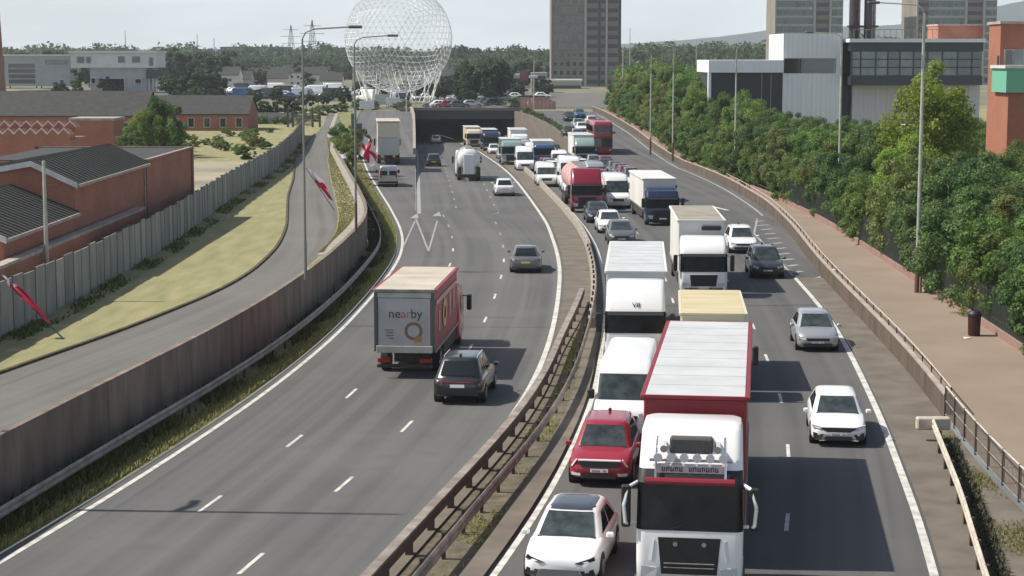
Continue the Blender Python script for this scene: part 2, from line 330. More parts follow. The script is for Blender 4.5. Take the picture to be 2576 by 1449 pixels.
def ray(x, y): return fwd + Vector((1, 0, 0)) * ((x - 1288) / FPX) + upv * ((724.5 - y) / FPX)
def G(x, y, z=None, zf=zr, dz=0):
    """plan point from a survey sighting (2576 px sheet)"""
    d = ray(x, y); zz = 0 if z is None else z
    for i in range(60):
        p = d * ((zz - CH) / d.z)
        if z is not None: break
        zz = .5 * zz + .5 * (zf(p.y) + dz)
    return Vector((p.x, p.y, zz))
def at(x, y, Y):
    d = ray(x, y); p = d * (Y / d.y); return Vector((p.x, p.y, CH + p.z))
def stations(a, b, step): 
    n = max(1, int(round((b - a) / step))); return [a + (b - a) * i / n for i in range(n + 1)]
def strip(name, fl, fr, a, b, zf, m, step=2.5, parent=None, kind='structure', cols=1, zl2=None):
    """a ribbon of ground between two plan lines, with metres as uv"""
    ys = stations(a, b, step); v = []; uv = []; f = []
    for i, Y in enumerate(ys):
        l, r = fl(Y), fr(Y)
        for c in range(cols + 1):
            t = c / cols; v.append((l + (r - l) * t, Y, zf(Y) if zl2 is None else zf(Y) * (1 - t) + zl2(Y) * t)); uv.append(((r - l) * t, Y))
    for i in range(len(ys) - 1):
        for c in range(cols):
            k = i * (cols + 1) + c; f.append((k, k + 1, k + cols + 2, k + cols + 1))
    me = bpy.data.meshes.new(name); me.from_pydata(v, [], f); me.materials.append(m)
    ul = me.uv_layers.new(name='UVMap')
    for lp in me.loops: ul.data[lp.index].uv = uv[lp.vertex_index]
    o = link(bpy.data.objects.new(name, me), parent)
    if kind: o['kind'] = kind
    return o
off = lambda f, d: (lambda Y: f(Y) + d)

# ------------------------------------------------------------------ ground, roads, markings
def ground():
    v = []; f = []
    def patch(fl, fr, a, b, zf, zg, cols=6, step=6):
        ys = stations(a, b, step); n0 = len(v)
        for Y in ys:
            for c in range(cols + 1):
                t = c / cols; v.append((fl(Y) + (fr(Y) - fl(Y)) * t, Y, zf(Y) * (1 - t) + zg(Y) * t))
        for i in range(len(ys) - 1):
            for c in range(cols):
                k = n0 + i * (cols + 1) + c; f.append((k, k + 1, k + cols + 2, k + cols + 1))
    patch(lambda Y: -900, lambda Y: fLW(Y), -30, 334, zl, zl, 8)
    patch(lambda Y: fH(Y), lambda Y: fH(Y) + 12, -30, 334, lambda Y: zs(Y) + .14, lambda Y: zs(Y) + .5)
    patch(lambda Y: fH(Y) + 12, lambda Y: 900, -30, 334, lambda Y: zs(Y) + .5, lambda Y: 2.6)
    me = bpy.data.meshes.new('ground'); me.from_pydata(v, [], f); me.materials.append(M['grass'])
    tag(link(bpy.data.objects.new('ground', me)), kind='structure')
ground()
tag(MB().quad((-9000, 334, 2.6), (9000, 334, 2.6), (9000, 9000, 2.6), (-9000, 9000, 2.6)).build('ground', M['scrub']), kind='structure')
up = lambda zf, d: (lambda Y: zf(Y) + d)
road_l = strip('road', off(fA, -.35), off(fB, .3), 5, 150, zr, M['asphalt'], cols=6)
strip('road', fGL, off(fB, .3), 150, 440, zr, M['asphalt'], cols=4)
strip('slip_road', off(fA, -.35), off(fGL, -.02), 150, 333.5, zo, M['asphalt'], cols=3)
road_r = strip('road', off(fC, -.3), lambda Y: fD(Y) + .2 if Y < 104 else fW(Y), 5, 215, zr, M['asphalt_r'], cols=6)
strip('road', off(fC, -.3), fGR, 215, 440, zr, M['asphalt_r'], cols=4)
strip('slip_road', off(fGR, .02), fW, 215, 333.5, zs, M['asphalt_r'], cols=3)
strip('road_apron', off(fD, .2), fW, 5, 104, up(zr, .02), M['concrete'], cols=3)
strip('path', off(fW, .12), fH, 5, 333.5, lambda Y: zs(Y) + .16, M['path'], cols=4)
strip('verge', off(fLW, .02), off(fA, -.35), 5, 215, lambda Y: zo(Y) + .04, M['grass_g'], cols=3)
strip('verge', off(fLW, .02), off(fA, -.35), 215, 333.5, lambda Y: zl(Y) * .5 + zo(Y) * .5, M['grass_g'], cols=3)
strip('service_road', fSL, fSR, 20, 333.5, lambda Y: zl(Y) + .012, M['track'], cols=4)
strip('footway', off(fLW, -.75), off(fLW, -.22), 96, 333.5, lambda Y: zl(Y) + .02, M['concrete_lt'], cols=1)
# kerb of the service road, dark soil edge
mb = MB(); ys = stations(20, 240, 2)
mb.loft([[(fSL(Y) - .16, Y, zl(Y) - .05), (fSL(Y) - .16, Y, zl(Y) + .10), (fSL(Y) - .02, Y, zl(Y) + .09), (fSL(Y), Y, zl(Y) - .05)] for Y in ys])
tag(mb.build('kerb', mat('kerb_soil', (.05, .043, .02), .95, col2=(.10, .085, .045), scale=2)), kind='structure')
# derelict yard behind the fence, roundabout road on top of the underpass
me = MB().quad((-62, 120, 2.25), (-21.8, 120, 2.25), (-23.3, 178, 2.36), (-62, 182, 2.36)).build('yard', M['yard']); tag(me, kind='structure')
tag(MB().quad((-30, 349, 2.62), (20, 349, 2.62), (24, 362, 2.62), (-34, 362, 2.62)).build('roundabout_road', M['asphalt']), kind='structure')
tag(MB().quad((-120, 430, 2.62), (-20, 410, 2.62), (-14, 470, 2.62), (-140, 560, 2.62)).build('car_park', M['asphalt']), kind='structure')
tag(MB().quad((-6, 365, 2.625), (36, 352, 2.625), (60, 480, 2.625), (-40, 520, 2.625)).build('forecourt', M['track']), kind='structure')

def line(name, f, w, a, b, zf, m, parent, step=2.0):
    return strip(name, off(f, -w / 2), off(f, w / 2), a, b, up(zf, .006), m, step, parent, None)
line('edge_line', fA, .17, 5, 215, lambda Y: zo(Y), M['white_line'], road_l)
line('edge_line', fB, .22, 5, 330, zr, M['white_line'], road_l)
line('edge_line', off(fC, .02), .18, 5, 330, zr, M['white_line'], road_r)
line('edge_line', fD, .22, 5, 104, zr, M['white_line'], road_r)
line('edge_line', off(fGL, .25), .3, 147, 300, zr, M['white_line_worn'], road_l)
line('edge_line', off(fW, -.7), .2, 145, 320, zs, M['white_line_worn'], road_r)
wl = lambda f, g, t: (lambda Y: f(Y) * (1 - t) + g(Y) * t)
def dashes(f, y0, y1, per, ln, zf, parent, w=.115):
    Y = y0
    while Y < y1:
        line('lane_dash', f, w, Y, Y + ln, zf, M['white_line'] if Y < 120 else M['white_line_worn'], parent, 1.0); Y += per
fAm = lambda Y: fA(Y) if Y < 147 else max(fGL(Y), fA(Y))
l1 = lambda Y: fA(Y) * .667 + fB(Y) * .333 + .1; l2 = lambda Y: fA(Y) * .335 + fB(Y) * .665
dashes(lambda Y: fAm(Y) * .667 + fB(Y) * .333, 24.2, 300, 8.55, 1.9, zr, road_l)
dashes(lambda Y: fAm(Y) * .34 + fB(Y) * .66, 26.6, 300, 8.55, 1.9, zr, road_l)
r1 = lambda Y: fC(Y) + 3.5; r2 = lambda Y: fC(Y) + 6.95
dashes(r2, 29.6, 300, 9.1, 1.9, zr, road_r)
dashes(r1, 29.6, 300, 9.1, 1.9, zr, road_r)
# diverge arrows on the left carriageway and hatching on the right
SZ = [.008]
def stroke(name, pts, w, parent, m, zf=zr):
    mb = MB()
    for a, b in zip(pts[:-1], pts[1:]):
        SZ[0] += .0012; zo_ = SZ[0]
        d = (b - a); d.z = 0; d.normalize(); n = Vector((-d.y, d.x, 0)) * w / 2
        mb.quad(a - n + Vector((0, 0, zo_)), b - n + Vector((0, 0, zo_)), b + n + Vector((0, 0, zo_)), a + n + Vector((0, 0, zo_)))
    return mb.build(name, m, parent)
for p in ([(1014, 622), (1044, 556)], [(1046, 550), (1078, 632)], [(1078, 632), (1100, 556)]):
    stroke('diverge_mark', [G(*q) for q in p], .12, road_l, M['white_line_worn'])
for (x, y) in ((1045, 545), (1101, 540)):
    t = G(x, y); MB().quad(t + Vector((0, 2.5, .03)), t + Vector((-.36, -1.8, .03)), t + Vector((.36, -1.8, .03))).build('arrow_head', M['white_line_worn'], road_l)
for i in range(11):
    Y = 106.5 + i * 3.3
    a = Vector((fD(Y) + .1 - .05 * i, Y, zr(Y))); b = Vector((fW(Y + .8) - .9, Y + .8, zr(Y)))
    stroke('hatch_mark', [a, b], .42, road_r, M['white_line_worn'])
stroke('hatch_edge', [Vector((fD(106) - .1, 105, 0)), Vector((fD(120) - .5, 120, 0)), Vector((17.1, 130, 0)), Vector((18.9, 142, 0))], .16, road_r, M['white_line_worn'])
stroke('diverge_mark', [G(1790, 520), G(1832, 530)], .35, road_r, M['white_line'])

for Y, a_, b_ in ((131, 0, 1), (88.5, .35, .8), (152, .1, 1)):     # sawn joints across the lanes
    xa, xb = fA(Y) + (fB(Y) - fA(Y)) * a_, fA(Y) + (fB(Y) - fA(Y)) * b_
    stroke('road_joint', [Vector((xa, Y, 0)), Vector((xb, Y - .6, 0))], .06, road_l, M['tower_dk'])
for Y in (92,): stroke('road_joint', [Vector((fC(Y) + .2, Y, 0)), Vector((fD(Y) - .1, Y + .4, 0))], .08, road_r, M['chassis'])
# ------------------------------------------------------------------ walls and barriers
def wall_line(name, label, f, a, b, zb, zt, th, plen, m, cop=None, part='panel', side=-1, gap=.025, group=None):
    root = empty(name, (f(a), a, zb(a)), 0, label, 'wall', group); inv = Vector(root.location)
    ys = stations(a, b, plen)
    for i, (y0, y1) in enumerate(zip(ys[:-1], ys[1:])):
        y1 -= gap; k = .005 * (i % 2)
        x0, x1 = f(y0) + side * k, f(y1) + side * k
        s = side * th
        mb = MB().add([Vector(p) - inv for p in ((x0, y0, zb(y0)), (x1, y1, zb(y1)), (x1 + s, y1, zb(y1)), (x0 + s, y0, zb(y0)),
                       (x0, y0, zt(y0)), (x1, y1, zt(y1)), (x1 + s, y1, zt(y1)), (x0 + s, y0, zt(y0)))],
                      [(0, 3, 2, 1), (4, 5, 6, 7), (0, 1, 5, 4), (1, 2, 6, 5), (2, 3, 7, 6), (3, 0, 4, 7)])
        mb.build(part, m, root)
    if cop:
        mb = MB().loft([[Vector((f(Y) + side * q, Y, zt(Y) + h)) - inv for q, h in ((-.06, .002), (-.06, .09), (th + .05, .09), (th + .05, .002))] for Y in stations(a, b, plen)])
        mb.build('coping', cop, root)
    return root
wall_line('retaining_wall', 'long brown concrete retaining wall between the service road and the left carriageway', fLW, 30, 205,
          lambda Y: zo(Y) - .3, lambda Y: zl(Y) + .12, .2, 3.5, M['wall'], gap=.018)
wall_line('retaining_wall', 'concrete wall beside the left carriageway ramp running down to the underpass', fGL, 222, 336,
          lambda Y: zr(Y) - .3, lambda Y: zo(Y) + .75, .35, 4, M['concrete_lt'])
wall_line('retaining_wall', 'brown concrete wall between the queue and the slip road by the underpass', fGR, 226, 336,
          lambda Y: zr(Y) - .3, lambda Y: zs(Y) + .1, .35, 4, M['concrete'], side=1)
wall_line('underpass_wall', 'dark side wall inside the underpass on the left', lambda Y: fGL(Y) - .1, 336.2, 438, lambda Y: -5, lambda Y: 2.3, .4, 12, M['wall'])
wall_line('underpass_wall', 'dark side wall inside the underpass on the right', lambda Y: fGR(Y) + .1, 336.2, 438, lambda Y: -5, lambda Y: 2.3, .4, 12, M['wall'], side=1)
tag(MB().box((-60, 438.5, -6), (15, 439.5, 2.4)).build('underpass_blocker', M['wall']), kind='structure')  # added end wall, shuts out the sky so the inside stays dark
# low parapet wall of the tan path with a handrail
par = wall_line('path_parapet', 'low brown parapet wall with handrail along the tan footpath', fW, 63, 333, lambda Y: zs(Y) - .1, lambda Y: zs(Y) + .82, .14, 2.4, M['parapet'], side=1)
inv = Vector(par.location)
MB().loft([[Vector((fW(Y) + q, Y, zs(Y) + h)) - inv for q, h in ((-.02, .83), (-.02, .9), (.15, .9), (.15, .83))] for Y in stations(63, 333, 2.4)]).build('capping', M['coping'], par)
mb = MB()
MB().path([Vector((fW(Y) + .22, Y, zs(Y) + 1.12)) - inv for Y in stations(63, 180, 2.4)], .025).build('handrail', M['rail_pale'], par)
pm = MB().box((-.02, -.02, 0), (.02, .02, .95)).mesh('post', M['post_brown'])
for Y in stations(63, 140, 2.4): inst('post', pm, par, Vector((fW(Y) + .22, Y, zs(Y) + .16)) - inv)
# mesh railing continuing towards the camera
rt = empty('mesh_railing', (fW(50), 50, .1), 0, 'brown mesh railing beside the grass at the near end of the footpath', 'railing'); inv = Vector(rt.location)
for h in (.08, .55, 1.05): MB().path([Vector((fW(Y) + .05, Y, .1 + h)) - inv for Y in stations(34, 63, 2)], .03 if h > 1 else .02).build('rail', M['rail_pale'] if h > 1 else M['rail_brown'], rt)
pm = MB().box((-.035, -.035, 0), (.035, .035, 1.08)).mesh('post', M['post_brown'])
for Y in stations(34, 63, 2): inst('post', pm, rt, Vector((fW(Y) + .05, Y, .1)) - inv)
pm = MB().box((-.007, -.007, .08), (.007, .007, 1.03)).mesh('bar', M['rail_brown'])
for Y in stations(34, 63, .16): inst('bar', pm, rt, Vector((fW(Y) + .05, Y, .1)) - inv)

PROF = [(.0, .42), (.05, .47), (.05, .53), (0, .58), (.05, .63), (.05, .69), (0, .74), (-.02, .74), (-.02, .42)]
def guard_rail(label, f, a, b, zf, m, pmat, sp=2.4, side=1, beams=1, h=0, cat='guard rail'):
    root = empty('guard_rail', (f(a), a, zf(a)), 0, label, cat, 'crash barriers'); inv = Vector(root.location)
    ys = stations(a, b, sp)
    for k in range(beams):
        s = side if k == 0 else -side
        MB().loft([[Vector((f(Y) + s * (.1 + q), Y, zf(Y) + z + h)) - inv for q, z in PROF] for Y in ys]).build('rail', m, root, 30)
    pm = MB().box((-.05, -.06, -.1), (.05, .06, .74 + h)).mesh('post', pmat)
    for Y in ys[:-1]: inst('post', pm, root, Vector((f(Y), Y + .3, zf(Y))) - inv)
    return root
strip('median', off(fB, .2), off(fC, -.2), 5, 439, up(zr, .05), M['dirt'], cols=3)
mw = lambda Y: .42 + 1.15 * sm((Y - 74) / 26)
strip('median_kerb', off(fB, .26), lambda Y: fB(Y) + .3 + mw(Y), 5, 439, up(zr, .11), M['concrete'], cols=2)
strip('median_kerb', off(fC, -.75), off(fC, -.16), 5, 92, up(zr, .09), M['concrete'], cols=1)
# open box-beam barrier on the near median: flat top beam on dark posts
def beam_rail(label, f, a, b, zf, topm, sp=2.4):
    root = empty('guard_rail', (f(a), a, zf(a)), 0, label, 'guard rail', 'crash barriers'); inv = Vector(root.location)
    ys = stations(a, b, sp / 2)
    MB().loft([[Vector((f(Y) + q, Y, zf(Y) + z)) - inv for q, z in ((-.13, .62), (-.13, .80), (.13, .80), (.13, .62))] for Y in ys]).build('beam', topm, root)
    MB().loft([[Vector((f(Y) + q, Y, zf(Y) + z)) - inv for q, z in ((.131, .50), (.131, .74), (.15, .74), (.15, .50))] for Y in ys]).build('lower_rail', M['post_brown'], root)
    pm = MB().box((-.09, -.13, -.1), (.1, .13, .63)).mesh('post', M['post_brown'])
    for Y in stations(a, b, sp)[:-1]: inst('post', pm, root, Vector((f(Y), Y + .3, zf(Y))) - inv)
fM1 = lambda Y: fB(Y) + .62 + .75 * sm((Y - 74) / 26)
fM2 = lambda Y: fB(Y) + 1.55 + .35 * sm((Y - 74) / 26)
beam_rail('brown box-beam barrier with dark posts along the left side of the central reservation', fM1, 28, 93, zr, M['rail_brown'])
guard_rail('single brown guard rail running down the middle of the central reservation', fM2, 28, 118, zr, M['rail_brown'], M['post_brown'], 2.4)
wall_line('median_barrier', 'pale concrete step barrier beside the queue on the central reservation', lambda Y: fC(Y) - .42, 84, 330,
          lambda Y: zr(Y), lambda Y: zr(Y) + .55, .3, 6, M['concrete_lt'])
guard_rail('grey steel guard rail on the weedy verge below the retaining wall', lambda Y: fLW(Y) + .75, 30, 205, lambda Y: zo(Y) + .02, M['steel'], M['post_brown'], 2.4)
fPG = curve([(30, 9.2), (41.9, 11.1), (49.5, 12.4), (59.3, 13.85), (70, 15.4)], 1)
gr = guard_rail('pale guard rail with a flared end beside the right hand edge line', fPG, 26, 59.3, lambda Y: .02, M['rail_pale'], M['post_brown'], 2.2, -1)
inv = Vector(gr.location); MB().cbox(Vector((13.2, 59.2, .38)) - inv, Vector((14.3, 59.5, .8)) - inv, .05).build('end_plate', M['rail_pale'], gr)

# panel fence above the dry grass
fn = empty('panel_fence', (fF(52), 52, 2), 0, 'long grey panel fence between the dry grass and the brick works', 'fence'); inv = Vector(fn.location)
ys = stations(52, 236, 1.45)
for i, (a, b) in enumerate(zip(ys[:-1], ys[1:])):
    d = .03 * (i % 2); hh = 2.05 + .05 * math.sin(i * 2.3)
    x0, x1 = fF(a) + d, fF(b - .03) + d
    MB().add([Vector(p) - inv for p in ((x0, a, zl(a) - .1), (x1, b - .03, zl(b) - .1), (x1 - .05, b - .03, zl(b) - .1), (x0 - .05, a, zl(a) - .1),
              (x0, a, zl(a) + hh), (x1, b - .03, zl(b) + hh), (x1 - .05, b - .03, zl(b) + hh), (x0 - .05, a, zl(a) + hh))],
             [(0, 3, 2, 1), (4, 5, 6, 7), (0, 1, 5, 4), (1, 2, 6, 5), (2, 3, 7, 6), (3, 0, 4, 7)]).build('panel', M['fence'], fn)
pm = MB().box((-.05, -.05, -.1), (.07, .05, 2.12)).mesh('post', M['pole_dk'])
for Y in ys[::2]: inst('post', pm, fn, Vector((fF(Y) - .02, Y, zl(Y))) - inv)

# palisade on a low brick plinth at the foot of the hedge
pf = empty('palisade_fence', (fH(60), 60, .2), 0, 'dark palisade fence on a low red brick plinth at the foot of the hedge', 'fence'); inv = Vector(pf.location)
for a, b in zip(stations(45, 330, 5)[:-1], stations(45, 330, 5)[1:]):
    b -= .01
    x0, x1 = fH(a), fH(b)
    MB().add([Vector(p) - inv for p in ((x0, a, zs(a)), (x1, b, zs(b)), (x1 + .25, b, zs(b)), (x0 + .25, a, zs(a)), (x0, a, zs(a) + .5), (x1, b, zs(b) + .5), (x1 + .25, b, zs(b) + .5), (x0 + .25, a, zs(a) + .5))],
             [(0, 3, 2, 1), (4, 5, 6, 7), (0, 1, 5, 4), (1, 2, 6, 5), (2, 3, 7, 6), (3, 0, 4, 7)]).build('plinth', M['brick_pink'], pf)
pm = MB().box((-.035, -.01, 0), (.035, .01, 1.75)).mesh('pale', M['pale'])
Y = 62.0
for i in range(290):
    Y += .2 + Y * .0012; inst('pale', pm, pf, Vector((fH(Y) + .12, Y, zs(Y) + .45)) - inv)
for h in (.8, 1.9): MB().path([Vector((fH(Y) + .15, Y, zs(Y) + h)) - inv for Y in stations(60, 240, 3)], .03, 4).build('rail', M['pole_dk'], pf)

# ------------------------------------------------------------------ underpass deck
dk = empty('underpass_deck', (-8, 333, 1), 0, 'dark concrete bridge deck over the underpass mouth', 'bridge'); inv = Vector(dk.location)
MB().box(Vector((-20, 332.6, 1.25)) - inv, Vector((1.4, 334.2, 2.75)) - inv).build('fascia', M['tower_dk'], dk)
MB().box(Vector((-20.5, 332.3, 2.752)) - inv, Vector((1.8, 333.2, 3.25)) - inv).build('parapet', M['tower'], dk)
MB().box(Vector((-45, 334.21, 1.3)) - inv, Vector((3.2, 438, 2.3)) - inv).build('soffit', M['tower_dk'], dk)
for h in (3.6, 3.95): MB().path([Vector((-20.5, 332.8, h)) - inv, Vector((1.8, 332.8, h)) - inv], .04, 4).build('rail', M['steel'], dk)
pm = MB().box((-.04, -.04, 0), (.04, .04, .75)).mesh('post', M['steel'])
for x in stations(-20.4, 1.7, 1.6): inst('post', pm, dk, Vector((x, 332.8, 3.25)) - inv)
for x in (-19.4, 1.1): MB().box(Vector((x - .6, 332.7, -4.5)) - inv, Vector((x + .6, 334, 1.24)) - inv).build('abutment', M['wall'], dk)

# ------------------------------------------------------------------ vehicles
WH = {}
def wheel_meshes(r, w):
    k = (round(r, 2), round(w, 2))
    if k not in WH:
        t = MB(); n = 20
        def ring(x, rr): return [(x, rr * math.cos(2 * math.pi * i / n), rr * math.sin(2 * math.pi * i / n)) for i in range(n)]
        t.loft([ring(-w / 2, r * .6), ring(-w / 2, r * .93), ring(-w / 2 + .03, r), ring(w / 2 - .03, r), ring(w / 2, r * .93), ring(w / 2, r * .6)])
        d = MB().loft([ring(-w / 2 - .012, r * .6), ring(-w / 2 - .006, r * .62), ring(w / 2 + .006, r * .62), ring(w / 2 + .012, r * .6)])
        for a in range(5):
            an = a * 2 * math.pi / 5; c, s_ = math.cos(an), math.sin(an)
            for x in (-w / 2 - .02, w / 2 + .004):
                d.add([(x, c * r * .08 - s_ * .05, s_ * r * .08 + c * .05), (x, c * r * .55 - s_ * .03, s_ * r * .55 + c * .03), (x, c * r * .55 + s_ * .03, s_ * r * .55 - c * .03), (x, c * r * .08 + s_ * .05, s_ * r * .08 - c * .05),
                       (x + .016, c * r * .08 - s_ * .05, s_ * r * .08 + c * .05), (x + .016, c * r * .55 - s_ * .03, s_ * r * .55 + c * .03), (x + .016, c * r * .55 + s_ * .03, s_ * r * .55 - c * .03), (x + .016, c * r * .08 + s_ * .05, s_ * r * .08 - c * .05)],
                      [(0, 1, 2, 3), (7, 6, 5, 4), (0, 4, 5, 1), (1, 5, 6, 2), (2, 6, 7, 3), (3, 7, 4, 0)])
        WH[k] = (t.mesh('wheel', M['tyre'], 40), d.mesh('rim', M['rim'], 30))
    return WH[k]
def wheel(root, x, y, r=.33, w=.22):
    t, d = wheel_meshes(r, w); o = inst('wheel', t, root, (x, y, r)); inst('rim', d, o)
def place(name, label, cat, group, X, Y, z, rz):
    return empty(name, (X, Y, z), rz, label, cat, group)
def both(mb_fn):
    """the same patch on both sides of a vehicle, as two meshes"""
    return [mb_fn(1), mb_fn(-1)]
LET = {}
def plate_text(parent, x, y, z, w, face=-1, seed=0):
    rn = random.Random(seed); mb = MB(); n = 7
    for i in range(n):
        if i == 4: continue
        cx = x - w / 2 + w * (i + .5) / n
        mb.box((cx - w / n * .3, y - .004, z - .035), (cx - w / n * .12, y + .001, z + .035)); mb.box((cx + w / n * .1, y - .004, z - .035), (cx + w / n * .28, y + .001, z + .02 + .015 * rn.random()))
    mb.build('registration', M['ink'], parent)

def car(label, group, X, Y, z, rz, pm, L=4.3, Wd=1.82, H=1.48, typ='hatch', style='', name='car', rear=False, roof=None, glassroof=False):
    root = place(name, label, 'car', group, X, Y, z, rz)
    hw = Wd / 2; zb = .63 * H if typ != 'suv' else .60 * H; lift = .06 if typ == 'suv' else 0
    st = [(0, .70, .33, .60), (.012, .80, .27, .70), (.03, .88, .22, .77), (.065, .945, .19, .84), (.13, .985, .18, .91), (.235, 1, .17, .99), (.5, 1, .17, 1.0), (.8, 1, .18, 1.02), (.92, .985, .2, 1.0), (.965, .94, .24, .96), (.99, .86, .3, .88), (1, .76, .36, .78)]
    rings = []
    for t, wf, lo, tp in st:
        w = hw * wf; lo += lift; zt = zb * tp
        h = [(0, lo), (.85 * w, lo), (.965 * w, lo + .07), (w, lo + .28 * (zt - lo)), (w, lo + .52 * (zt - lo)), (.985 * w, lo + .75 * (zt - lo)), (.945 * w, zt - .045), (.87 * w, zt - .008), (.6 * w, zt + .02), (0, zt + .03)]
        rings.append([(x, t * L, q) for x, q in h] + [(-x, t * L, q) for x, q in h[-2:0:-1]])
    MB().loft(rings).build('body', pm, root, 50)
    if typ == 'suv': a0, a1, b1, b0 = .255, .40, .86, .965
    elif typ == 'saloon': a0, a1, b1, b0 = .27, .43, .72, .88
    else: a0, a1, b1, b0 = .24, .42, .80, .945
    cb, ct = hw * .90, hw * .70
    def lv(t): return (a0 + (a1 - a0) * t) * L, (b0 + (b1 - b0) * t) * L, cb + (ct - cb) * t ** 1.15, zb - .02 + (H - .055 - zb + .02) * t
    def cring(f, b, w, zz, c=.16, bow=.10):
        return [(-w, f + c + .12, zz), (-w * .86, f + bow * .55, zz), (-w * .45, f + .02, zz), (w * .45, f + .02, zz), (w * .86, f + bow * .55, zz), (w, f + c + .12, zz),
                (w, b - c - .06, zz), (w * .86, b - .04, zz), (w * .45, b, zz), (-w * .45, b, zz), (-w * .86, b - .04, zz), (-w, b - c - .06, zz)]
    cr = [cring(*lv(t)) for t in (0, .3, .6, .85, 1)]
    f, b, w, zz = lv(1); cr.append(cring(f + .13, b - .10, w * .86, H - .012)); cr.append(cring(f + .4, b - .3, w * .6, H))
    MB().loft(cr).build('cabin', pm if roof is None else roof, root, 60)
    if glassroof:
        MB().loft([[(x * .97, y, q + .008) for x, y, q in cring(f - .015, b - .10, w * .95, H - .056)], [(x * .98, y, q + .010) for x, y, q in cring(f + .06, b - .14, w * .89, H - .03)], [(x, y, q + .010) for x, y, q in cring(f + .14, b - .20, w * .8, H - .008)], [(x, y, q + .012) for x, y, q in cring(f + .4, b - .4, w * .6, H)]]).build('glass_roof', M['glass_roof'], root, 60)
    # windscreen follows the cabin ring, a little proud
    def patch(ts, idx, d, pinch):
        g = []
        for t in ts:
            f, b, w, zz = lv(t); r = cring(f, b, w, zz); row = [Vector(r[i]) for i in idx]
            c = sum(row, Vector()) / len(row); row = [c + (p - c) * pinch + Vector(d) for p in row]; g.append(row)
        return MB().loft(g, cap=False, closed=False)
    patch((.07, .35, .65, .93), (1, 2, 3, 4), (0, -.022, .018), .965).build('windscreen', M['glass_screen'], root, 60)
    patch((.0, .07), (1, 2, 3, 4), (0, -.03, .012), 1.0).build('cowl', M['black'], root, 60)
    patch((.12, .5, .90), (7, 8, 9, 10), (0, .02, .012), .93).build('rear_window', M['glass_c'], root, 60)
    for s in (1, -1):
        def side(t, fr, d):
            f, b, w, zz = lv(t); y0, y1 = f + .34, b - (.36 if typ != 'saloon' else .5); return Vector((s * (w + .010), y0 + (y1 - y0) * fr, zz))
        for k, (p0, p1) in enumerate(((0, .47), (.52, .97))):
            top = .86
            pts = [side(.10, p0, 0), side(.10, p1, 0), side(top, p1 if k == 0 else p1 - .08, 0), side(top, p0 + (.06 if k == 0 else 0), 0)]
            MB().prism([p for p in pts], (-s * .02, 0, 0)).build('side_window', M['glass_c'], root)
        m_ = MB().cbox((hw + .015 if s > 0 else -hw - .20, a0 * L + .16, zb - .01), (hw + .20 if s > 0 else -hw - .015, a0 * L + .30, zb + .13), .035).build('wing_mirror', pm, root)
        for wy in (.185, .80):
            n = 16; rr = .375
            ar = MB().loft([[(s * x, wy * L + rr * math.cos(2 * math.pi * i / n), .33 + rr * math.sin(2 * math.pi * i / n)) for i in range(n)] for x in (hw - .3, hw + .003)])
            ar.build('wheel_arch', M['black'], root); wheel(root, s * (hw - .098), wy * L)
    fx = lambda x: .012 + (max(0, abs(x) - .55) / .35) ** 2 * .16
    def front_patch(nm, m, pts, d=.12):
        if nm == 'number_plate' and Y < 135: plate_text(root, 0, fx(0) - .031 + ((pts[0][1] + pts[2][1]) / 2 - .55) * .10, (pts[0][1] + pts[2][1]) / 2 + lift, .44, seed=int(Y))
        MB().prism([(x, fx(x) - .028 + (q - .55) * .10, q + lift) for x, q in pts], (0, d, 0)).build(nm, m, root)
    if not rear:
        if style == 'ev':
            for s in (1, -1):
                front_patch('headlamp', M['black'], [(s * .36, .60), (s * .80, .735), (s * .83, .66), (s * .5, .575)])
                front_patch('intake', M['black'], [(s * .50, .42), (s * .80, .45), (s * .84, .30), (s * .56, .27)], .1)
            front_patch('lower_grille', M['p_grey'], [(-.46, .44), (.46, .44), (.5, .29), (-.5, .29)])
        elif style == 'vee':
            front_patch('grille', M['black'], [(-.62, .64), (.62, .64), (.36, .50), (-.36, .50)])
            for s in (1, -1):
                front_patch('headlamp', M['lamp'], [(s * .52, .655), (s * .84, .72), (s * .85, .64), (s * .60, .60)])
                front_patch('intake', M['black'], [(s * .47, .42), (s * .82, .47), (s * .80, .27), (s * .58, .25)])
                front_patch('intake_trim', pm, [(s * .40, .255), (s * .62, .235), (s * .62, .215), (s * .38, .235)])
            front_patch('lower_grille', M['black'], [(-.42, .36), (.42, .36), (.46, .24), (-.46, .24)])
            front_patch('number_plate', M['plate_w'], [(-.25, .47), (.25, .47), (.25, .38), (-.25, .38)], .1)
        elif style == 'suvred':
            front_patch('grille', M['black'], [(-.6, .70), (.6, .70), (.5, .54), (-.5, .54)])
            front_patch('bright_bar', M['drl'], [(-.62, .755), (.62, .755), (.62, .725), (-.62, .725)])
            for s in (1, -1):
                front_patch('day_lamp', M['drl'], [(s * .66, .76), (s * .70, .76), (s * .84, .56), (s * .79, .56)])
                front_patch('fog_lamp', M['lamp'], [(s * .55, .36), (s * .82, .38), (s * .82, .30), (s * .55, .29)])
            front_patch('lower_grille', M['black'], [(-.48, .34), (.48, .34), (.5, .22), (-.5, .22)])
            front_patch('number_plate', M['plate_w'], [(-.26, .50), (.26, .50), (.26, .40), (-.26, .40)], .1)
        else:
            front_patch('grille', M['black'], [(-.5, .60), (.5, .60), (.46, .48), (-.46, .48)])
            for s in (1, -1): front_patch('headlamp', M['lamp'], [(s * .50, .62), (s * .82, .69), (s * .84, .57), (s * .55, .53)])
            front_patch('lower_grille', M['black'], [(-.6, .38), (.6, .38), (.62, .25), (-.62, .25)])
            front_patch('number_plate', M['plate_w'], [(-.25, .46), (.25, .46), (.25, .38), (-.25, .38)], .1)
    else:
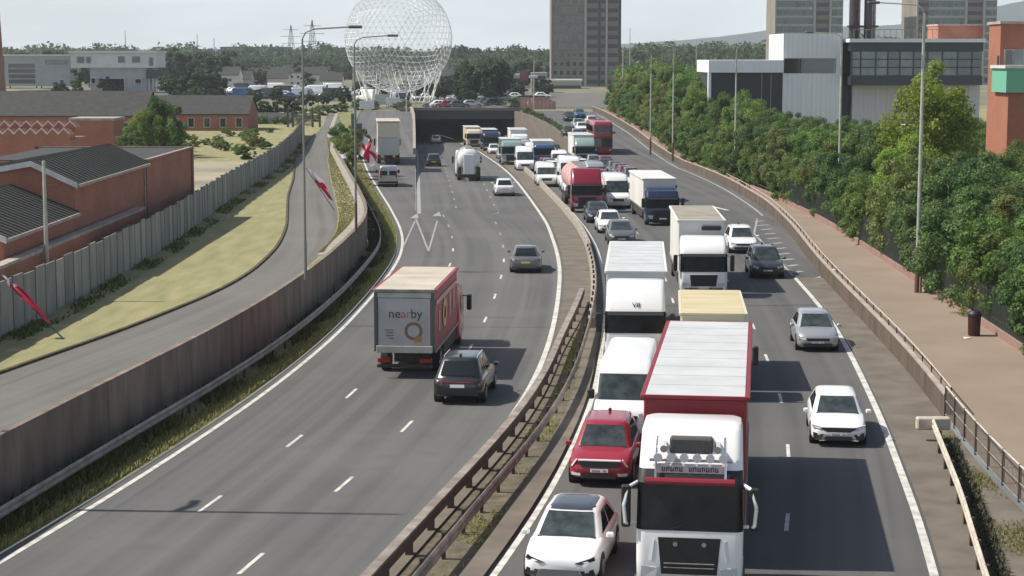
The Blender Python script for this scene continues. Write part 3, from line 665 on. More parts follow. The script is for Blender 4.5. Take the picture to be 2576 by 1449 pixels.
        ry = lambda x: L - .005 - (max(0, abs(x) - .5) / .4) ** 2 * .18
        def rp(nm, m, pts, d=-.12):
            return MB().prism([(x, ry(x) + .03 - (q - .6) * .12, q + lift) for x, q in pts], (0, d, 0)).build(nm, m, root)
        for s in (1, -1): rp('tail_lamp', M['red_lamp'], [(s * .52, .80), (s * .83, .83), (s * .84, .70), (s * .6, .68)])
        rp('number_plate', M['plate_w'] if style == 'pale_plate' else M['plate_y'], [(-.26, .70), (.26, .70), (.26, .59), (-.26, .59)], -.1)
        rp('bumper', M['black'], [(-.78, .44), (.78, .44), (.76, .30), (-.76, .30)])
        if style == 'pale_plate': rp('light_bar', M['red_lamp'], [(-.5, .80), (.5, .80), (.5, .765), (-.5, .765)])
    if typ == 'suv':
        f, b, w, zz = lv(1)
        for s in (1, -1):
            MB().path([(s * w * .93, f + .25, H - .03), (s * w * .93, f + .4, H + .03), (s * w * .93, b - .4, H + .03), (s * w * .93, b - .2, H - .03)], .018, 5).build('roof_rail', M['chrome'], root)
        MB().cbox((-.05, b - .42, H), (.05, b - .25, H + .1), .03).build('aerial_fin', M['black'], root)
    return root

def rr(w, f, b, r, z, n=4):
    o = []
    for cx, cy, a in ((-w + r, f + r, 180), (w - r, f + r, 270), (w - r, b - r, 0), (-w + r, b - r, 90)):
        for i in range(n + 1):
            t = R(a + 90 * i / n); o.append((cx + r * math.cos(t), cy + r * math.sin(t), z))
    return o
class Shell:
    """rounded-box body given by (z, front y, half width) stations"""
    def __init__(s, prof, back, r=.22): s.p = prof; s.b = back; s.r = r
    def at(s, z):
        zs_ = [q[0] for q in s.p]; return float(np.interp(z, zs_, [q[1] for q in s.p])), float(np.interp(z, zs_, [q[2] for q in s.p]))
    def body(s):
        return MB().loft([rr(w, f, s.b, s.r, z) for z, f, w in s.p])
    def patch(s, z0, z1, i0, i1, d=.012, n=4, pinch=1.0):
        g = []
        for k in range(n + 1):
            z = z0 + (z1 - z0) * k / n; f, w = s.at(z); row = rr(w + d, f - d, s.b + d, s.r + d * .5, z)
            row = row + row; g.append([(x * pinch, y, q) for x, y, q in row[i0:i1 + 1]])
        return MB().loft(g, cap=False, closed=False)
    def front(s, x0, x1, z0, z1, d=.03):
        g = []
        for k in range(4):
            z = z0 + (z1 - z0) * k / 3; f, w = s.at(z); g.append([(x0 + (x1 - x0) * j / 3, f - d, z) for j in range(4)])
        return MB().loft(g, cap=False, closed=False)
    def slab(s, pts, d=.04, depth=.12):
        return MB().prism([(x, s.at(z)[0] - d + max(0, abs(x) - (s.at(z)[1] - s.r)) * .6, z) for x, z in pts], (0, depth, 0))

def van(label, group, X, Y, z, rz, pm, L=5.9, Wd=2.0, H=2.55, rear=False, name='van', plate=True):
    root = place(name, label, 'van', group, X, Y, z, rz); hw = Wd / 2; k = H / 2.55
    s0, s1 = 1.22 * k ** .5, H - .42 * k
    sh = Shell([(.28, .10, hw * .92), (.38, .02, hw * .98), (.62, 0, hw), (.95, .07, hw), (1.10, .28, hw), (s0 - .02, .75, hw), (s0 + .03, .86, hw * .985), (s1, 1.42, hw * .93), (H - .16, 1.62, hw * .90), (H - .04, 1.85, hw * .84), (H, 2.1, hw * .74)], L, .2)
    sh.body().build('body', pm, root, 45)
    sh.patch(s0 + .04, s1 - .03, 2, 7, .014).build('windscreen', M['glass_screen'], root, 60)
    for s in (1, -1):
        a, w0 = sh.at(s0 + .06); b, w1 = sh.at(s1 - .05)
        MB().prism([(s * (w0 + .012), a + .42, s0 + .06), (s * (w0 + .012), a + 1.15, s0 + .06), (s * (w1 + .012), a + 1.15, s1 - .05), (s * (w1 + .012), b + .30, s1 - .05)], (-s * .03, 0, 0)).build('side_window', M['glass_c'], root)
        MB().cbox((hw + .02 if s > 0 else -hw - .26, .95, s0 + .02), (hw + .26 if s > 0 else -hw - .02, 1.1, s0 + .36), .05).build('wing_mirror', M['black'], root)
        sh.slab([(s * .50, .92), (s * .88, .98), (s * .92, .74), (s * .58, .70)]).build('headlamp', M['lamp'], root)
        for wy in (.17, .80): 
            n = 14; r_ = .40
            MB().loft([[(s * x, wy * L + r_ * math.cos(2 * math.pi * i / n), .35 + r_ * math.sin(2 * math.pi * i / n)) for i in range(n)] for x in (hw - .3, hw + .004)]).build('wheel_arch', M['black'], root)
            wheel(root, s * (hw - .10), wy * L, .35, .23)
    sh.slab([(-.48, .86), (.48, .86), (.44, .62), (-.44, .62)]).build('grille', M['black'], root)
    sh.slab([(-.85, .50), (.85, .50), (.82, .30), (-.82, .30)]).build('bumper', M['black'], root)
    if plate: sh.slab([(-.26, .58), (.26, .58), (.26, .47), (-.26, .47)], .06).build('number_plate', M['plate_w'], root)
    if rear:
        for s in (1, -1):
            MB().cbox((s * hw * .80 - .10, L - .02, .9), (s * hw * .80 + .06, L + .025, 1.5), .02).build('tail_lamp', M['red_lamp'], root)
            MB().cbox((s * .42 - .33, L - .02, s0 + .05), (s * .42 + .33, L + .015, s1 - .1), .02).build('rear_window', M['glass_c'], root)
        MB().cbox((-.9, L - .05, .33), (.9, L + .06, .52), .03).build('rear_bumper', M['black'], root)
        MB().cbox((-.26, L, .62), (.26, L + .03, .74), .01).build('number_plate', M['plate_y'], root)
    return root

def lorry(label, group, X, Y, z, rz, cabm, cabH=3.3, boxL=8, boxH=3.4, side=None, front=None, roof=None, boxW=2.5, artic=False, gap=.45, rear=False, name='box_lorry', tank=None, visor=True, screen=(1.45, 2.35), flat=False, cabL=2.1, grille=True, lampz=.62, band=None, cat='lorry', cabW=1.23):
    root = place(name, label, cat, group, X, Y, z, rz)
    side = side or M['box_white']; front = front or side; roof = roof or M['roof_grey']
    s0, s1 = screen; t = cabH
    prof = [(.32, .10, cabW - .08), (.42, .03, cabW - .01), (.9, 0, cabW), (s0 - .05, .02, cabW), (s0, .03, cabW), (s1, .16, cabW - .02), (s1 + .12, .22, cabW - .03)]
    if t > s1 + .5: prof += [(s1 + .45, .42, cabW - .04), (t - .16, .95, cabW - .06), (t - .03, 1.12, cabW - .1), (t, 1.3, cabW - .2)]
    else: prof += [(t - .06, .34, cabW - .08), (t, .55, cabW - .2)]
    sh = Shell(prof, cabL, .2); sh.body().build('cab', cabm, root, 45)
    ws = sh.patch(s0 + .02, s1, 1, 8, .016).build('windscreen', M['glass_truck'], root, 60)
    for x in (-.45, .3): MB().path([(x, sh.at(s0 + .04)[0] - .03, s0 + .04), (x + .35, sh.at(s0 + .2)[0] - .035, s0 + .18)], .014, 4).build('wiper', M['black'], ws)
    for s in (1, -1):
        w = cabW
        MB().prism([(s * (w + .008), .38, s0 + .02), (s * (w + .008), 1.25, s0 + .02), (s * (w - .012), 1.25, s1 - .05), (s * (w - .012), .5, s1 - .05)], (-s * .03, 0, 0)).build('side_window', M['glass_c'], root)
        mr = MB().cbox((s * (w + .24) - .11, .05, s0 + .05), (s * (w + .24) + .11, .2, s1 - .05), .04).build('mirror', M['black'], root)
        MB().path([(s * (w - .05), .28, s1 - .1), (s * (w + .2), .14, s1 - .12)], .025, 5).build('mirror_arm', M['black'], mr)
        sh.slab([(s * .72, lampz + .16), (s * 1.10, lampz + .20), (s * 1.12, lampz - .12), (s * .76, lampz - .10)]).build('headlamp', M['lamp'], root)
        wheel(root, s * (w - .16), 1.25 if cabL < 2.4 else 1.4, .48, .30)
    if grille: sh.slab([(-.72, s0 - .14), (.72, s0 - .14), (.64, .62), (-.64, .62)], .03).build('grille', M['black'], root)
    sh.slab([(-1.0, .52), (1.0, .52), (.98, .36), (-.98, .36)], .05).build('bumper', M['chassis'], root)
    sh.slab([(-.27, .60), (.27, .60), (.27, .49), (-.27, .49)], .075).build('number_plate', M['plate_w'], root)
    if visor: MB().prism([(-cabW + .1, sh.at(s1)[0] - .02, s1 - .02), (cabW - .1, sh.at(s1)[0] - .02, s1 - .02), (cabW - .1, sh.at(s1)[0] - .16, s1 - .13), (-cabW + .1, sh.at(s1)[0] - .16, s1 - .13)], (0, .03, .02)).build('sun_visor', M['black'], root)
    y0 = cabL + gap; y1 = y0 + boxL; bw = boxW / 2; fl = 1.08
    ch = MB().box((-.45, cabL * .5, .62), (.45, y1 - .3, .98)); ch.build('chassis', M['chassis'], root)
    if tank:
        n = 20; rz_ = (boxH - 1.1) / 2; cz = 1.1 + rz_
        prof2 = [(y0, .55), (y0 + .12, .85), (y0 + .4, 1), (y1 - .4, 1), (y1 - .12, .85), (y1, .55)]
        MB().loft([[(bw * k * math.cos(2 * math.pi * i / n), yy, cz + rz_ * k * math.sin(2 * math.pi * i / n)) for i in range(n)] for yy, k in prof2]).build('tank', tank, root, 50)
        for yy in (y0 + boxL * .25, y0 + boxL * .5, y0 + boxL * .75):
            MB().loft([[(bw * 1.012 * math.cos(2 * math.pi * i / n), yy + d, cz + rz_ * 1.012 * math.sin(2 * math.pi * i / n)) for i in range(n)] for d in (-.05, .05)]).build('tank_band', M['steel'], root)
        MB().box((-.3, y0 + .6, cz + rz_ - .02), (.3, y1 - .6, cz + rz_ + .05)).build('walkway', M['steel'], root)
    else:
        MB().cbox((-bw + .03, y0 + .03, fl), (bw - .03, y1 - .03, boxH - .02), .02).build('load_box', side, root)
        for s in (1, -1):
            MB().cbox((s * bw - .035, y0 + .05, fl - .05), (s * bw + .004 if s > 0 else s * bw + .035, y1 - .05, fl + .06), .01).build('side_rail', M['steel'], root)
            MB().cbox((s * bw - .06, y0, boxH - .10), (s * bw + .06, y1, boxH + .004), .015).build('roof_rail', side, root)
        MB().cbox((-bw + .05, y0 - .012, fl), (bw - .05, y0 + .028, boxH - .09), .01).build('headboard', front, root)
        MB().cbox((-bw + .061, y0 + .04, boxH - .018), (bw - .061, y1 - .04, boxH + .012), .008).build('roof', roof, root)
        if boxL > 6.5:
            for yy in stations(y0 + .05, y1 - .05, 1.36)[1:-1]: MB().box((-bw + .07, yy - .012, boxH + .010), (bw - .07, yy + .012, boxH + .0165)).build('roof_seam', M['p_silver'], root)
        MB().cbox((-bw, y0 - .02, boxH - .088), (bw, y0 + .035, boxH + .018), .015).build('front_rail', band or side, root)
        MB().cbox((-bw, y1 - .04, boxH - .12), (bw, y1 + .02, boxH + .016), .015).build('rear_frame', M['steel'] if rear else side, root)
    ax = [y1 - 1.6, y1 - 2.95, y1 - 4.3] if artic else [y1 - 2.0]
    for s in (1, -1):
        for a in ax: wheel(root, s * (bw - .2), a, .48, .36)
        if not artic:
            MB().cbox((s * (bw - .06) - .02, y0 + .6, .45), (s * (bw - .06) + .02, y1 - 3.0, .95), .01).build('side_guard', M['chassis'], root)
        MB().cbox((s * .82 - .25, y1 - .12, .62), (s * .82 + .25, y1 - .02, .80), .02).build('tail_lamp', M['red_lamp'], root)
    MB().cbox((-1.1, y1 - .15, .42), (1.1, y1 - .05, .56), .02).build('underrun_bar', M['chassis'], root)
    return root, sh, (y0, y1, bw)

def text_mesh(txt, size, m):
    cu = bpy.data.curves.new('t', 'FONT'); cu.body = txt; cu.size = size; cu.extrude = .004; cu.align_x = 'CENTER'; cu.resolution_u = 3
    o = bpy.data.objects.new('t', cu); COL.objects.link(o); dg = bpy.context.evaluated_depsgraph_get()
    me = bpy.data.meshes.new_from_object(o.evaluated_get(dg)); bpy.data.objects.remove(o); bpy.data.curves.remove(cu)
    me.materials.clear(); me.materials.append(m); return me

# placing along the carriageways
def heading(f, Y): return math.atan2(-(f(Y + 2) - f(Y - 2)), 4.0)
def oncoming(x, y, dz=.18, zf=zr):
    p = G(x, y, None, zf, dz); return p.x, p.y, zf(p.y), heading(fC, p.y + 2)
def on_xy(X, Y, half=2, zf=zr): return X, Y, zf(Y), heading(fC, Y + half)
fmid = lambda Y: .5 * (fAm(Y) + fB(Y))
def away(x, y, L, dz=.25, zf=zr, f=None):
    f = f or fmid
    p = G(x, y, None, zf, dz); h = heading(f, p.y + L / 2); d = Vector((-math.sin(h), math.cos(h), 0)) * L
    return p.x + d.x, p.y + d.y, zf(p.y + L / 2), h + math.pi
GQ = 'vehicles queuing towards the camera'; GL_ = 'vehicles driving away on the left carriageway'; GR_ = 'vehicles in the free lane on the right'

# near queue
car('white electric hatchback with dark glass roof at the bottom of the picture', GQ, *on_xy(1.12, 42.55), M['p_white'], 4.3, 1.86, 1.5, 'hatch', 'ev', glassroof=True)
car('red sport utility car in front of the white van', GQ, *oncoming(1507, 1212), M['p_red'], 4.35, 1.88, 1.62, 'suv', 'suvred', name='sport_utility_car')
van('white high-roof van behind the red sport utility car', GQ, *on_xy(3.6, 59.2, 3), M['p_white'], 6.6, 1.94, 2.45)
# the big articulated lorry
root, sh, (y0, y1, bw) = lorry('white articulated lorry with red trailer, light bar and black windscreen, nearest lorry', GQ, *on_xy(4.08, 41.5, 7)[:3], R(-7.6), M['p_white'], 3.95, 12.8, 4.28, M['curtain_red'], M['curtain_red'], M['roof_grey'], 2.55, True, .55, name='articulated_lorry', screen=(1.62, 2.72), cabL=2.25, visor=False, lampz=.6)
fz = lambda z: sh.at(z)[0]
MB().cbox((-.5, fz(3.45) - .10, 3.30), (.5, fz(3.45) + .25, 3.70), .04).build('roof_hatch', mat('hatch_mesh', (.085, .08, .078), .8, col2=(.05, .05, .05), scale=30), root)
sh.patch(2.722, 3.02, 1, 8, .02).build('visor_panel', M['black'], root, 60)
MB().loft([[(x, fz(2.75) - .16 + q * .0 + .07 * math.cos(a), 2.80 + .085 * math.sin(a)) for a in [2 * math.pi * i / 10 for i in range(10)]] for x, q in ((-1.02, 0), (-.98, 1), (.98, 1), (1.02, 0))]).build('red_light_bar', M['p_red'], root, 40)
nb = MB().cbox((-.82, fz(3.0) - .055, 2.92), (.82, fz(3.0) + .1, 3.14), .02).build('name_board', mat('board_white', (.5, .47, .48), .6), root)
rn = random.Random(4); mb = MB(); x = -.66
for w_ in (5, 7):
    for i in range(w_):
        mb.box((x, fz(3.0) - .062, 2.975), (x + .028, fz(3.0) - .05, 3.085)); mb.box((x + .028, fz(3.0) - .062, 3.06 if i % 2 else 2.975), (x + .065, fz(3.0) - .05, 3.085 if i % 2 else 3.0)); mb.box((x + .052, fz(3.0) - .062, 2.985), (x + .078, fz(3.0) - .05, 3.075)); x += .1
    x += .12
mb.build('lettering', mat('board_ink', (.09, .05, .06), .6), nb)
lb = MB().path([(-.95, fz(3.2) - .1, 3.22), (.95, fz(3.2) - .1, 3.22)], .035, 8).build('lamp_rail', M['chrome'], root)
for i in range(6):
    x = -.75 + i * .3
    MB().tube((x, fz(3.2) - .22, 3.30), (x, fz(3.2) - .08, 3.30), .105, .09, 12).build('spot_lamp', M['lamp'], lb, 40)
for s in (1, -1):
    for zq in (2.0, 2.35): pass
    MB().path([(s * .78, fz(3.3) - .02, 3.75), (s * .8, fz(3.1) - .10, 3.22), (s * .8, fz(2.8) - .1, 2.80)], .03, 6).build('bar_bracket', M['chrome'], root)
    MB().tube((s * .62, fz(3.5) + .1, 3.55), (s * .62, fz(3.5) - .45, 3.50), .05, .09, 8).build('air_horn', M['chrome'], root)
    MB().path([(s * 1.22, .32, 2.7), (s * 1.42, .1, 2.62), (s * 1.52, .05, 2.2), (s * 1.48, .05, 1.78), (s * 1.22, .25, 1.72)], .045, 6).build('mirror_frame', M['p_white2'], root)
    sh.slab([(s * .80, 1.42), (s * 1.18, 1.46), (s * 1.15, .96), (s * .86, .92)], .02).build('corner_panel', M['p_white2'], root)
for x in (-.32, .34): MB().tube((x, -.06, 1.34), (x, .02, 1.34), .055, .055, 12).build('badge', M['chrome'], root, 40)
for zq in (.78, .88): MB().cbox((-.58, -.06, zq - .012), (.58, -.02, zq + .012), .005).build('grille_bar', M['steel'], root)
# white lorry behind the van
root, sh, bx5 = lorry('all white lorry with dark lettering on its roof fairing, behind the van', GQ, *on_xy(4.95, 73.4, 7), M['p_white'], 3.42, 12.4, 3.62, M['box_white'], M['box_white'], M['roof_grey'], 2.5, True, .75, name='articulated_lorry', screen=(1.42, 2.30))
tm = text_mesh('V8', .30, M['ink']); inst('lettering', tm, root, (.03, sh.at(2.46)[0] - .03, 2.46), (R(60), 0, 0))
MB().prism([(-.34, sh.at(2.95)[0] - .02, 2.93), (.34, sh.at(2.95)[0] - .02, 2.93), (.34, sh.at(3.05)[0] - .02, 3.03), (-.34, sh.at(3.05)[0] - .02, 3.03)], (0, .05, 0)).build('roof_lettering', M['ink'], root)
lorry('lorry with a yellowish cream roof directly behind the red trailer', GQ, *on_xy(7.35, 66.2, 4), M['p_cream'], 2.6, 6.9, 2.92, M['p_cream'], M['p_cream'], M['roof_cream'], 2.45, False, .3, screen=(1.3, 2.1), visor=False)
root, sh, (y0, y1, bw) = lorry('white lorry with grubby brown roof and black vent, in the middle lane', GQ, *on_xy(9.95, 95.2, 5), M['p_white'], 3.1, 9.4, 3.85, M['box_white'], M['box_white'], M['roof_dirty'], 2.5, False, .35, screen=(1.35, 2.3))
MB().cbox((.0, y0 - .16, 3.32), (1.02, y0 - .013, 3.56), .04).build('fridge_vent', M['black'], root)
lorry('white box lorry with navy blue cab in the middle lane', GQ, *on_xy(11.15, 136.2, 5), M['p_navy'], 2.75, 10, 3.35, M['box_white'], M['box_white'], M['box_white'], 2.5, False, .35, screen=(1.3, 2.1))
lorry('maroon tanker lorry with a silver pink tank', GQ, *oncoming(1477, 525, .35), M['p_maroon'], 3.5, 11, 3.4, boxW=2.4, artic=True, tank=M['p_pink'], name='tanker_lorry', screen=(1.4, 2.3))
van('white van between the maroon tanker and the navy lorry', GQ, *on_xy(8.75, 151.5, 3), M['p_white'], 5.9, 2.0, 2.7)
car('dark blue hatchback half hidden behind the white hatchback in the queue', GQ, *on_xy(6.55, 138.2), M['p_dgrey'])
car('white hatchback ahead of the maroon tanker lorry', GQ, *oncoming(1537, 582), M['p_white'])
car('dark grey car just in front of the white hatchback in the queue', GQ, *on_xy(7.3, 122.2), M['p_grey'])
van('white van with tall cab behind the maroon tanker', GQ, *on_xy(5.55, 173, 3), M['p_white'], 5.5, 2.05, 3.0)
van('off-white van beside the central barrier behind the maroon tanker', GQ, *oncoming(1376, 466), M['p_white2'], 4.9, 1.9, 2.2)
van('white delivery van in the queue beside a blue cabbed lorry', GQ, *oncoming(1322, 428), M['p_white'], 5.8, 2.0, 2.6)
lorry('pale green lorry beside the central barrier further up the queue', GQ, *oncoming(1288, 410, .35), M['p_teal'], 3.0, 6, 3.1, M['p_teal'])
lorry('white box lorry with bright blue cab far up the queue', GQ, *oncoming(1370, 414, .35), M['p_blue'], 2.7, 6, 3.0)
van('white pickup van in front of the bright blue cab', GQ, *oncoming(1410, 420), M['p_white'], 5.2, 1.95, 2.0)
lorry('pale teal lorry to the left of the double-decker bus', GQ, *on_xy(8.9, 224, 4), M['p_teal'], 3.3, 8, 3.6, M['box_white'])
car('silver car in front of the teal lorry', GQ, *oncoming(1497, 420), M['p_silver'])
car('dark car beside the silver car near the footpath wall', GQ, *oncoming(1527, 432), M['p_dgrey'])
lorry('cream fronted lorry coming out of the underpass', GQ, *oncoming(1193, 366, .35), M['p_cream'], 3.0, 8, 3.3, M['p_cream'])
lorry('purple blue lorry at the underpass mouth', GQ, *oncoming(1236, 376, .35), M['p_navy'], 3.1, 8, 3.3, M['p_navy'])
lorry('white lorry with pinkish front next to the underpass wall', GQ, *oncoming(1308, 384, .35), M['p_white'], 3.0, 8, 3.6)
car('white car beside the barrier near the underpass', GQ, *oncoming(1244, 386), M['p_white2'])
car('silver car in the far queue before the pale green lorry', GQ, *oncoming(1268, 398), M['p_silver'])
car('dark sport utility car far up the queue below the slip road wall', GQ, *oncoming(1398, 392), M['p_black'], 4.5, 1.9, 1.7, 'suv', name='sport_utility_car')
for (x, y), m_, lb in (((1432, 340), 'p_dgrey', 'dark car on the slip road ramp, nearest the underpass'), ((1466, 330), 'p_white', 'small white car on the slip road ramp'), ((1455, 348), 'p_silver', 'silver car on the slip road ramp behind the double-decker bus')):
    car(lb, 'cars on the slip road ramp', *oncoming(x, y, .18, zs), M[m_])
# double-decker bus
X, Y, z, rz = oncoming(1517, 384, .3, zs)
bus = place('double_decker_bus', 'red double-decker bus on the slip road beside the footpath', 'bus', GQ, X, Y, z, rz)
sh = Shell([(.3, .08, 1.18), (.4, .02, 1.25), (1.0, 0, 1.25), (2.2, .06, 1.25), (2.4, .05, 1.25), (4.0, .22, 1.22), (4.2, .4, 1.15), (4.28, .7, 1.0)], 10.2, .22)
sh.body().build('body', M['p_red'], bus, 45)
sh.patch(1.0, 2.1, 1, 8, .016).build('windscreen', M['glass_screen'], bus, 60); sh.patch(2.95, 3.8, 1, 8, .016).build('upper_windscreen', M['glass_screen'], bus, 60)
sh.slab([(-.9, 2.72), (.9, 2.72), (.9, 2.45), (-.9, 2.45)]).build('destination_panel', M['p_maroon'], bus)
for s in (1, -1):
    for i in range(6):
        for zq in (1.25, 2.95): MB().box((s * 1.245 - .012, 1.2 + i * 1.45, zq), (s * 1.245 + .012, 2.5 + i * 1.45, zq + .8)).build('side_window', M['glass_c'], bus)
    sh.slab([(s * .8, .75), (s * 1.1, .78), (s * 1.1, .55), (s * .8, .55)]).build('headlamp', M['lamp'], bus)
    for yy in (2.4, 7.4): wheel(bus, s * 1.08, yy, .48, .3)
# free lane on the right
car('white hatchback with black V-shaped grille in the free right-hand lane', GR_, *oncoming(2110, 1112), M['p_white'], 4.45, 1.8, 1.43, 'hatch', 'vee')
car('silver hatchback beside the right-hand edge line', GR_, *oncoming(2058, 876), M['p_silver'], 4.2, 1.8, 1.5, 'hatch')
car('dark grey sport utility car beside the hatched road marking', GR_, *oncoming(1932, 694), M['p_dgrey'], 4.5, 1.9, 1.65, 'suv', name='sport_utility_car')
car('white sport utility car partly behind the dark grey one', GR_, *oncoming(1872, 632), M['p_white'], 4.4, 1.85, 1.6, 'suv', name='sport_utility_car')

# left carriageway, driving away
L = 10.2
X, Y, z, h = away(1018, 926, L, .42)
root, sh, (y0, y1, bw) = lorry('lorry with white rear door reading nearby and faded red sides', GL_, X, Y, z, h, M['p_red'], 2.75, 7.8, 3.5, M['curtain_pink'], M['curtain_pink'], M['roof_sand'], 2.42, False, .3, rear=True, screen=(1.3, 2.1))
dr = MB().cbox((-1.02, y1 - .03, 1.32), (1.02, y1 + .012, 3.16), .01).build('rear_door', mat('rear_door_white', (.42, .42, .42), .55, col2=(.37, .37, .36), scale=2), root)
for s in (1, -1): MB().cbox((s * 1.12 - .07, y1 - .03, 1.08), (s * 1.12 + .07, y1 + .02, 3.37), .015).build('door_frame', M['pole_dk'], root)
MB().cbox((-1.05, y1 - .03, 3.18), (1.05, y1 + .014, 3.37), .01).build('door_header', M['pole'], root)
tl = MB().cbox((-1.1, y1 - .02, 1.02), (1.1, y1 + .06, 1.30), .015).build('tail_lift', M['pole'], root)
for t_, xx, m_ in (('ne', -.38, 'ink'), ('ar', .06, 'ink_o'), ('by', .48, 'ink')):
    inst('lettering', text_mesh(t_, .50, M[m_]), dr, (-xx, y1 + .018, 2.40), (R(90), 0, R(180)))
n = 20; mb = MB()
for i in range(n):
    a, b = 2 * math.pi * i / n, 2 * math.pi * (i + 1) / n
    P_ = lambda a_, r_: (-.36 + r_ * math.cos(a_), y1 + .018, 1.88 + r_ * math.sin(a_))
    mb.quad(P_(a, .24), P_(b, .24), P_(b, .36), P_(a, .36))
mb.build('ring_emblem', mat('emblem_brown', (.2, .12, .08), .6), dr)
MB().quad((-.68, y1 + .02, 1.45), (-.40, y1 + .02, 1.45), (-.40, y1 + .02, 1.62), (-.68, y1 + .02, 1.72)).build('emblem_tail', mat('emblem_orange', (.4, .2, .06), .6), dr)
for i in range(4): MB().box((.42, y1 + .012, 1.90 - i * .11), (.42 + (.36, .28, .3, .2)[i], y1 + .02, 1.93 - i * .11)).build('small_print', M['tower_dk'], dr)
# side emblem of tall pale shapes on the faded red curtain (vehicle's left side faces right in view)
sx = -bw - .004
sm_ = mat('side_print', (.52, .30, .28), .6); sy = mat('side_print_yellow', (.5, .36, .2), .6)
for (ya, yb, za, zb_) in ((y1 - 1.6, y1 - 1.25, 1.7, 2.55), (y1 - 6.6, y1 - 6.2, 1.9, 2.9), (y1 - 5.2, y1 - 4.8, 1.8, 2.8)):
    MB().box((sx, ya, za), (sx + .03, yb, zb_)).build('side_print', sm_, root)
    MB().box((-sx - .03, ya, za), (-sx, yb, zb_)).build('side_print', sm_, root)
for s in (1, -1):
    mb = MB()
    for i in range(n):
        a, b = 2 * math.pi * i / n, 2 * math.pi * (i + 1) / n
        P_ = lambda a_, r_: (s * (bw + .003), y1 - 3.2 + .75 * r_ * math.cos(a_), 2.2 + r_ * .62 * math.sin(a_))
        mb.quad(P_(a, .45), P_(b, .45), P_(b, .95), P_(a, .95))
    mb.build('side_ring', sy, root)
    MB().box((s * (bw + .003) - .012, y0 + .2, 2.85), (s * (bw + .003) + .001, y1 - .3, 3.05)).build('side_stripe', sm_, root)
X, Y, z, h = away(1150, 1003, 4.5); car('black sport utility car driving beside the nearby lorry', GL_, X, Y, z, h, M['p_black'], 4.5, 1.86, 1.64, 'suv', 'pale_plate', 'sport_utility_car', True)
X, Y, z, h = away(1322, 677, 4.4); car('grey saloon car in the right lane of the left carriageway', GL_, X, Y, z, h, M['p_grey'], 4.5, 1.8, 1.45, 'saloon', '', 'car', True)
X, Y, z, h = away(1270, 487, 4.3); car('white hatchback close to the central reservation near the white tanker', GL_, X, Y, z, h, M['p_white2'], 4.3, 1.8, 1.5, 'hatch', '', 'car', True)
X, Y, z, h = away(1091, 414, 4.3); car('black car far ahead in the middle lane towards the underpass', GL_, X, Y, z, h, M['p_black'], 4.3, 1.8, 1.5, 'hatch', '', 'car', True)
X, Y, z, h = away(1097, 358, 4.3); car('small silver car just entering the dark underpass', GL_, X, Y, z, h, M['p_silver'], 4.3, 1.8, 1.5, 'hatch', '', 'car', True)
fsl = lambda Y: .5 * (fA(Y) + fGL(Y))
X, Y, z, h = away(977, 464, 4.6, .25, zo, fsl); van('lilac silver van on the left slip road', GL_, X, Y, z, h, M['p_silver'], 4.6, 1.85, 1.95, True)
L = 2.1 + .4 + 7; X, Y, z, h = away(1180, 446, L, .4)
root, sh, (y0, y1, bw) = lorry('white rigid tanker lorry seen from behind heading for the underpass', GL_, X, Y, z, h, M['p_white'], 2.8, 7, 3.3, boxW=2.35, tank=M['p_white2'], name='tanker_lorry', screen=(1.3, 2.1))
MB().cbox((-.55, y1 - .1, .75), (.55, y1 + .08, 2.75), .04).build('rear_cabinet', M['p_white2'], root)
MB().cbox((-1.15, y1 - .15, .5), (1.15, y1 + .1, .74), .03).build('rear_bumper', M['chassis'], root)
for s in (1, -1): MB().cbox((s * .95 - .2, y1 - .5, .75), (s * .95 + .2, y1 - .05, 1.5), .05).build('mudguard', M['chassis'], root)
L = 2.1 + .45 + 10; X, Y, z, h = away(978, 408, L, .35, zo, fsl)
root, sh, (y0, y1, bw) = lorry('tall cream double-deck trailer lorry on the left slip road', GL_, X, Y, z, h, M['p_white'], 3.4, 10, 4.75, M['p_cream'], M['p_cream'], M['roof_sand'], 2.5, True, .45, rear=True, name='articulated_lorry')
MB().cbox((-1.05, y1 - .02, 1.0), (1.05, y1 + .03, 2.9), .02).build('rear_shutter', M['p_silver'], root)
MB().cbox((-1.2, y1 - .02, 2.95), (1.2, y1 + .04, 4.5), .03).build('upper_door', M['p_cream'], root)
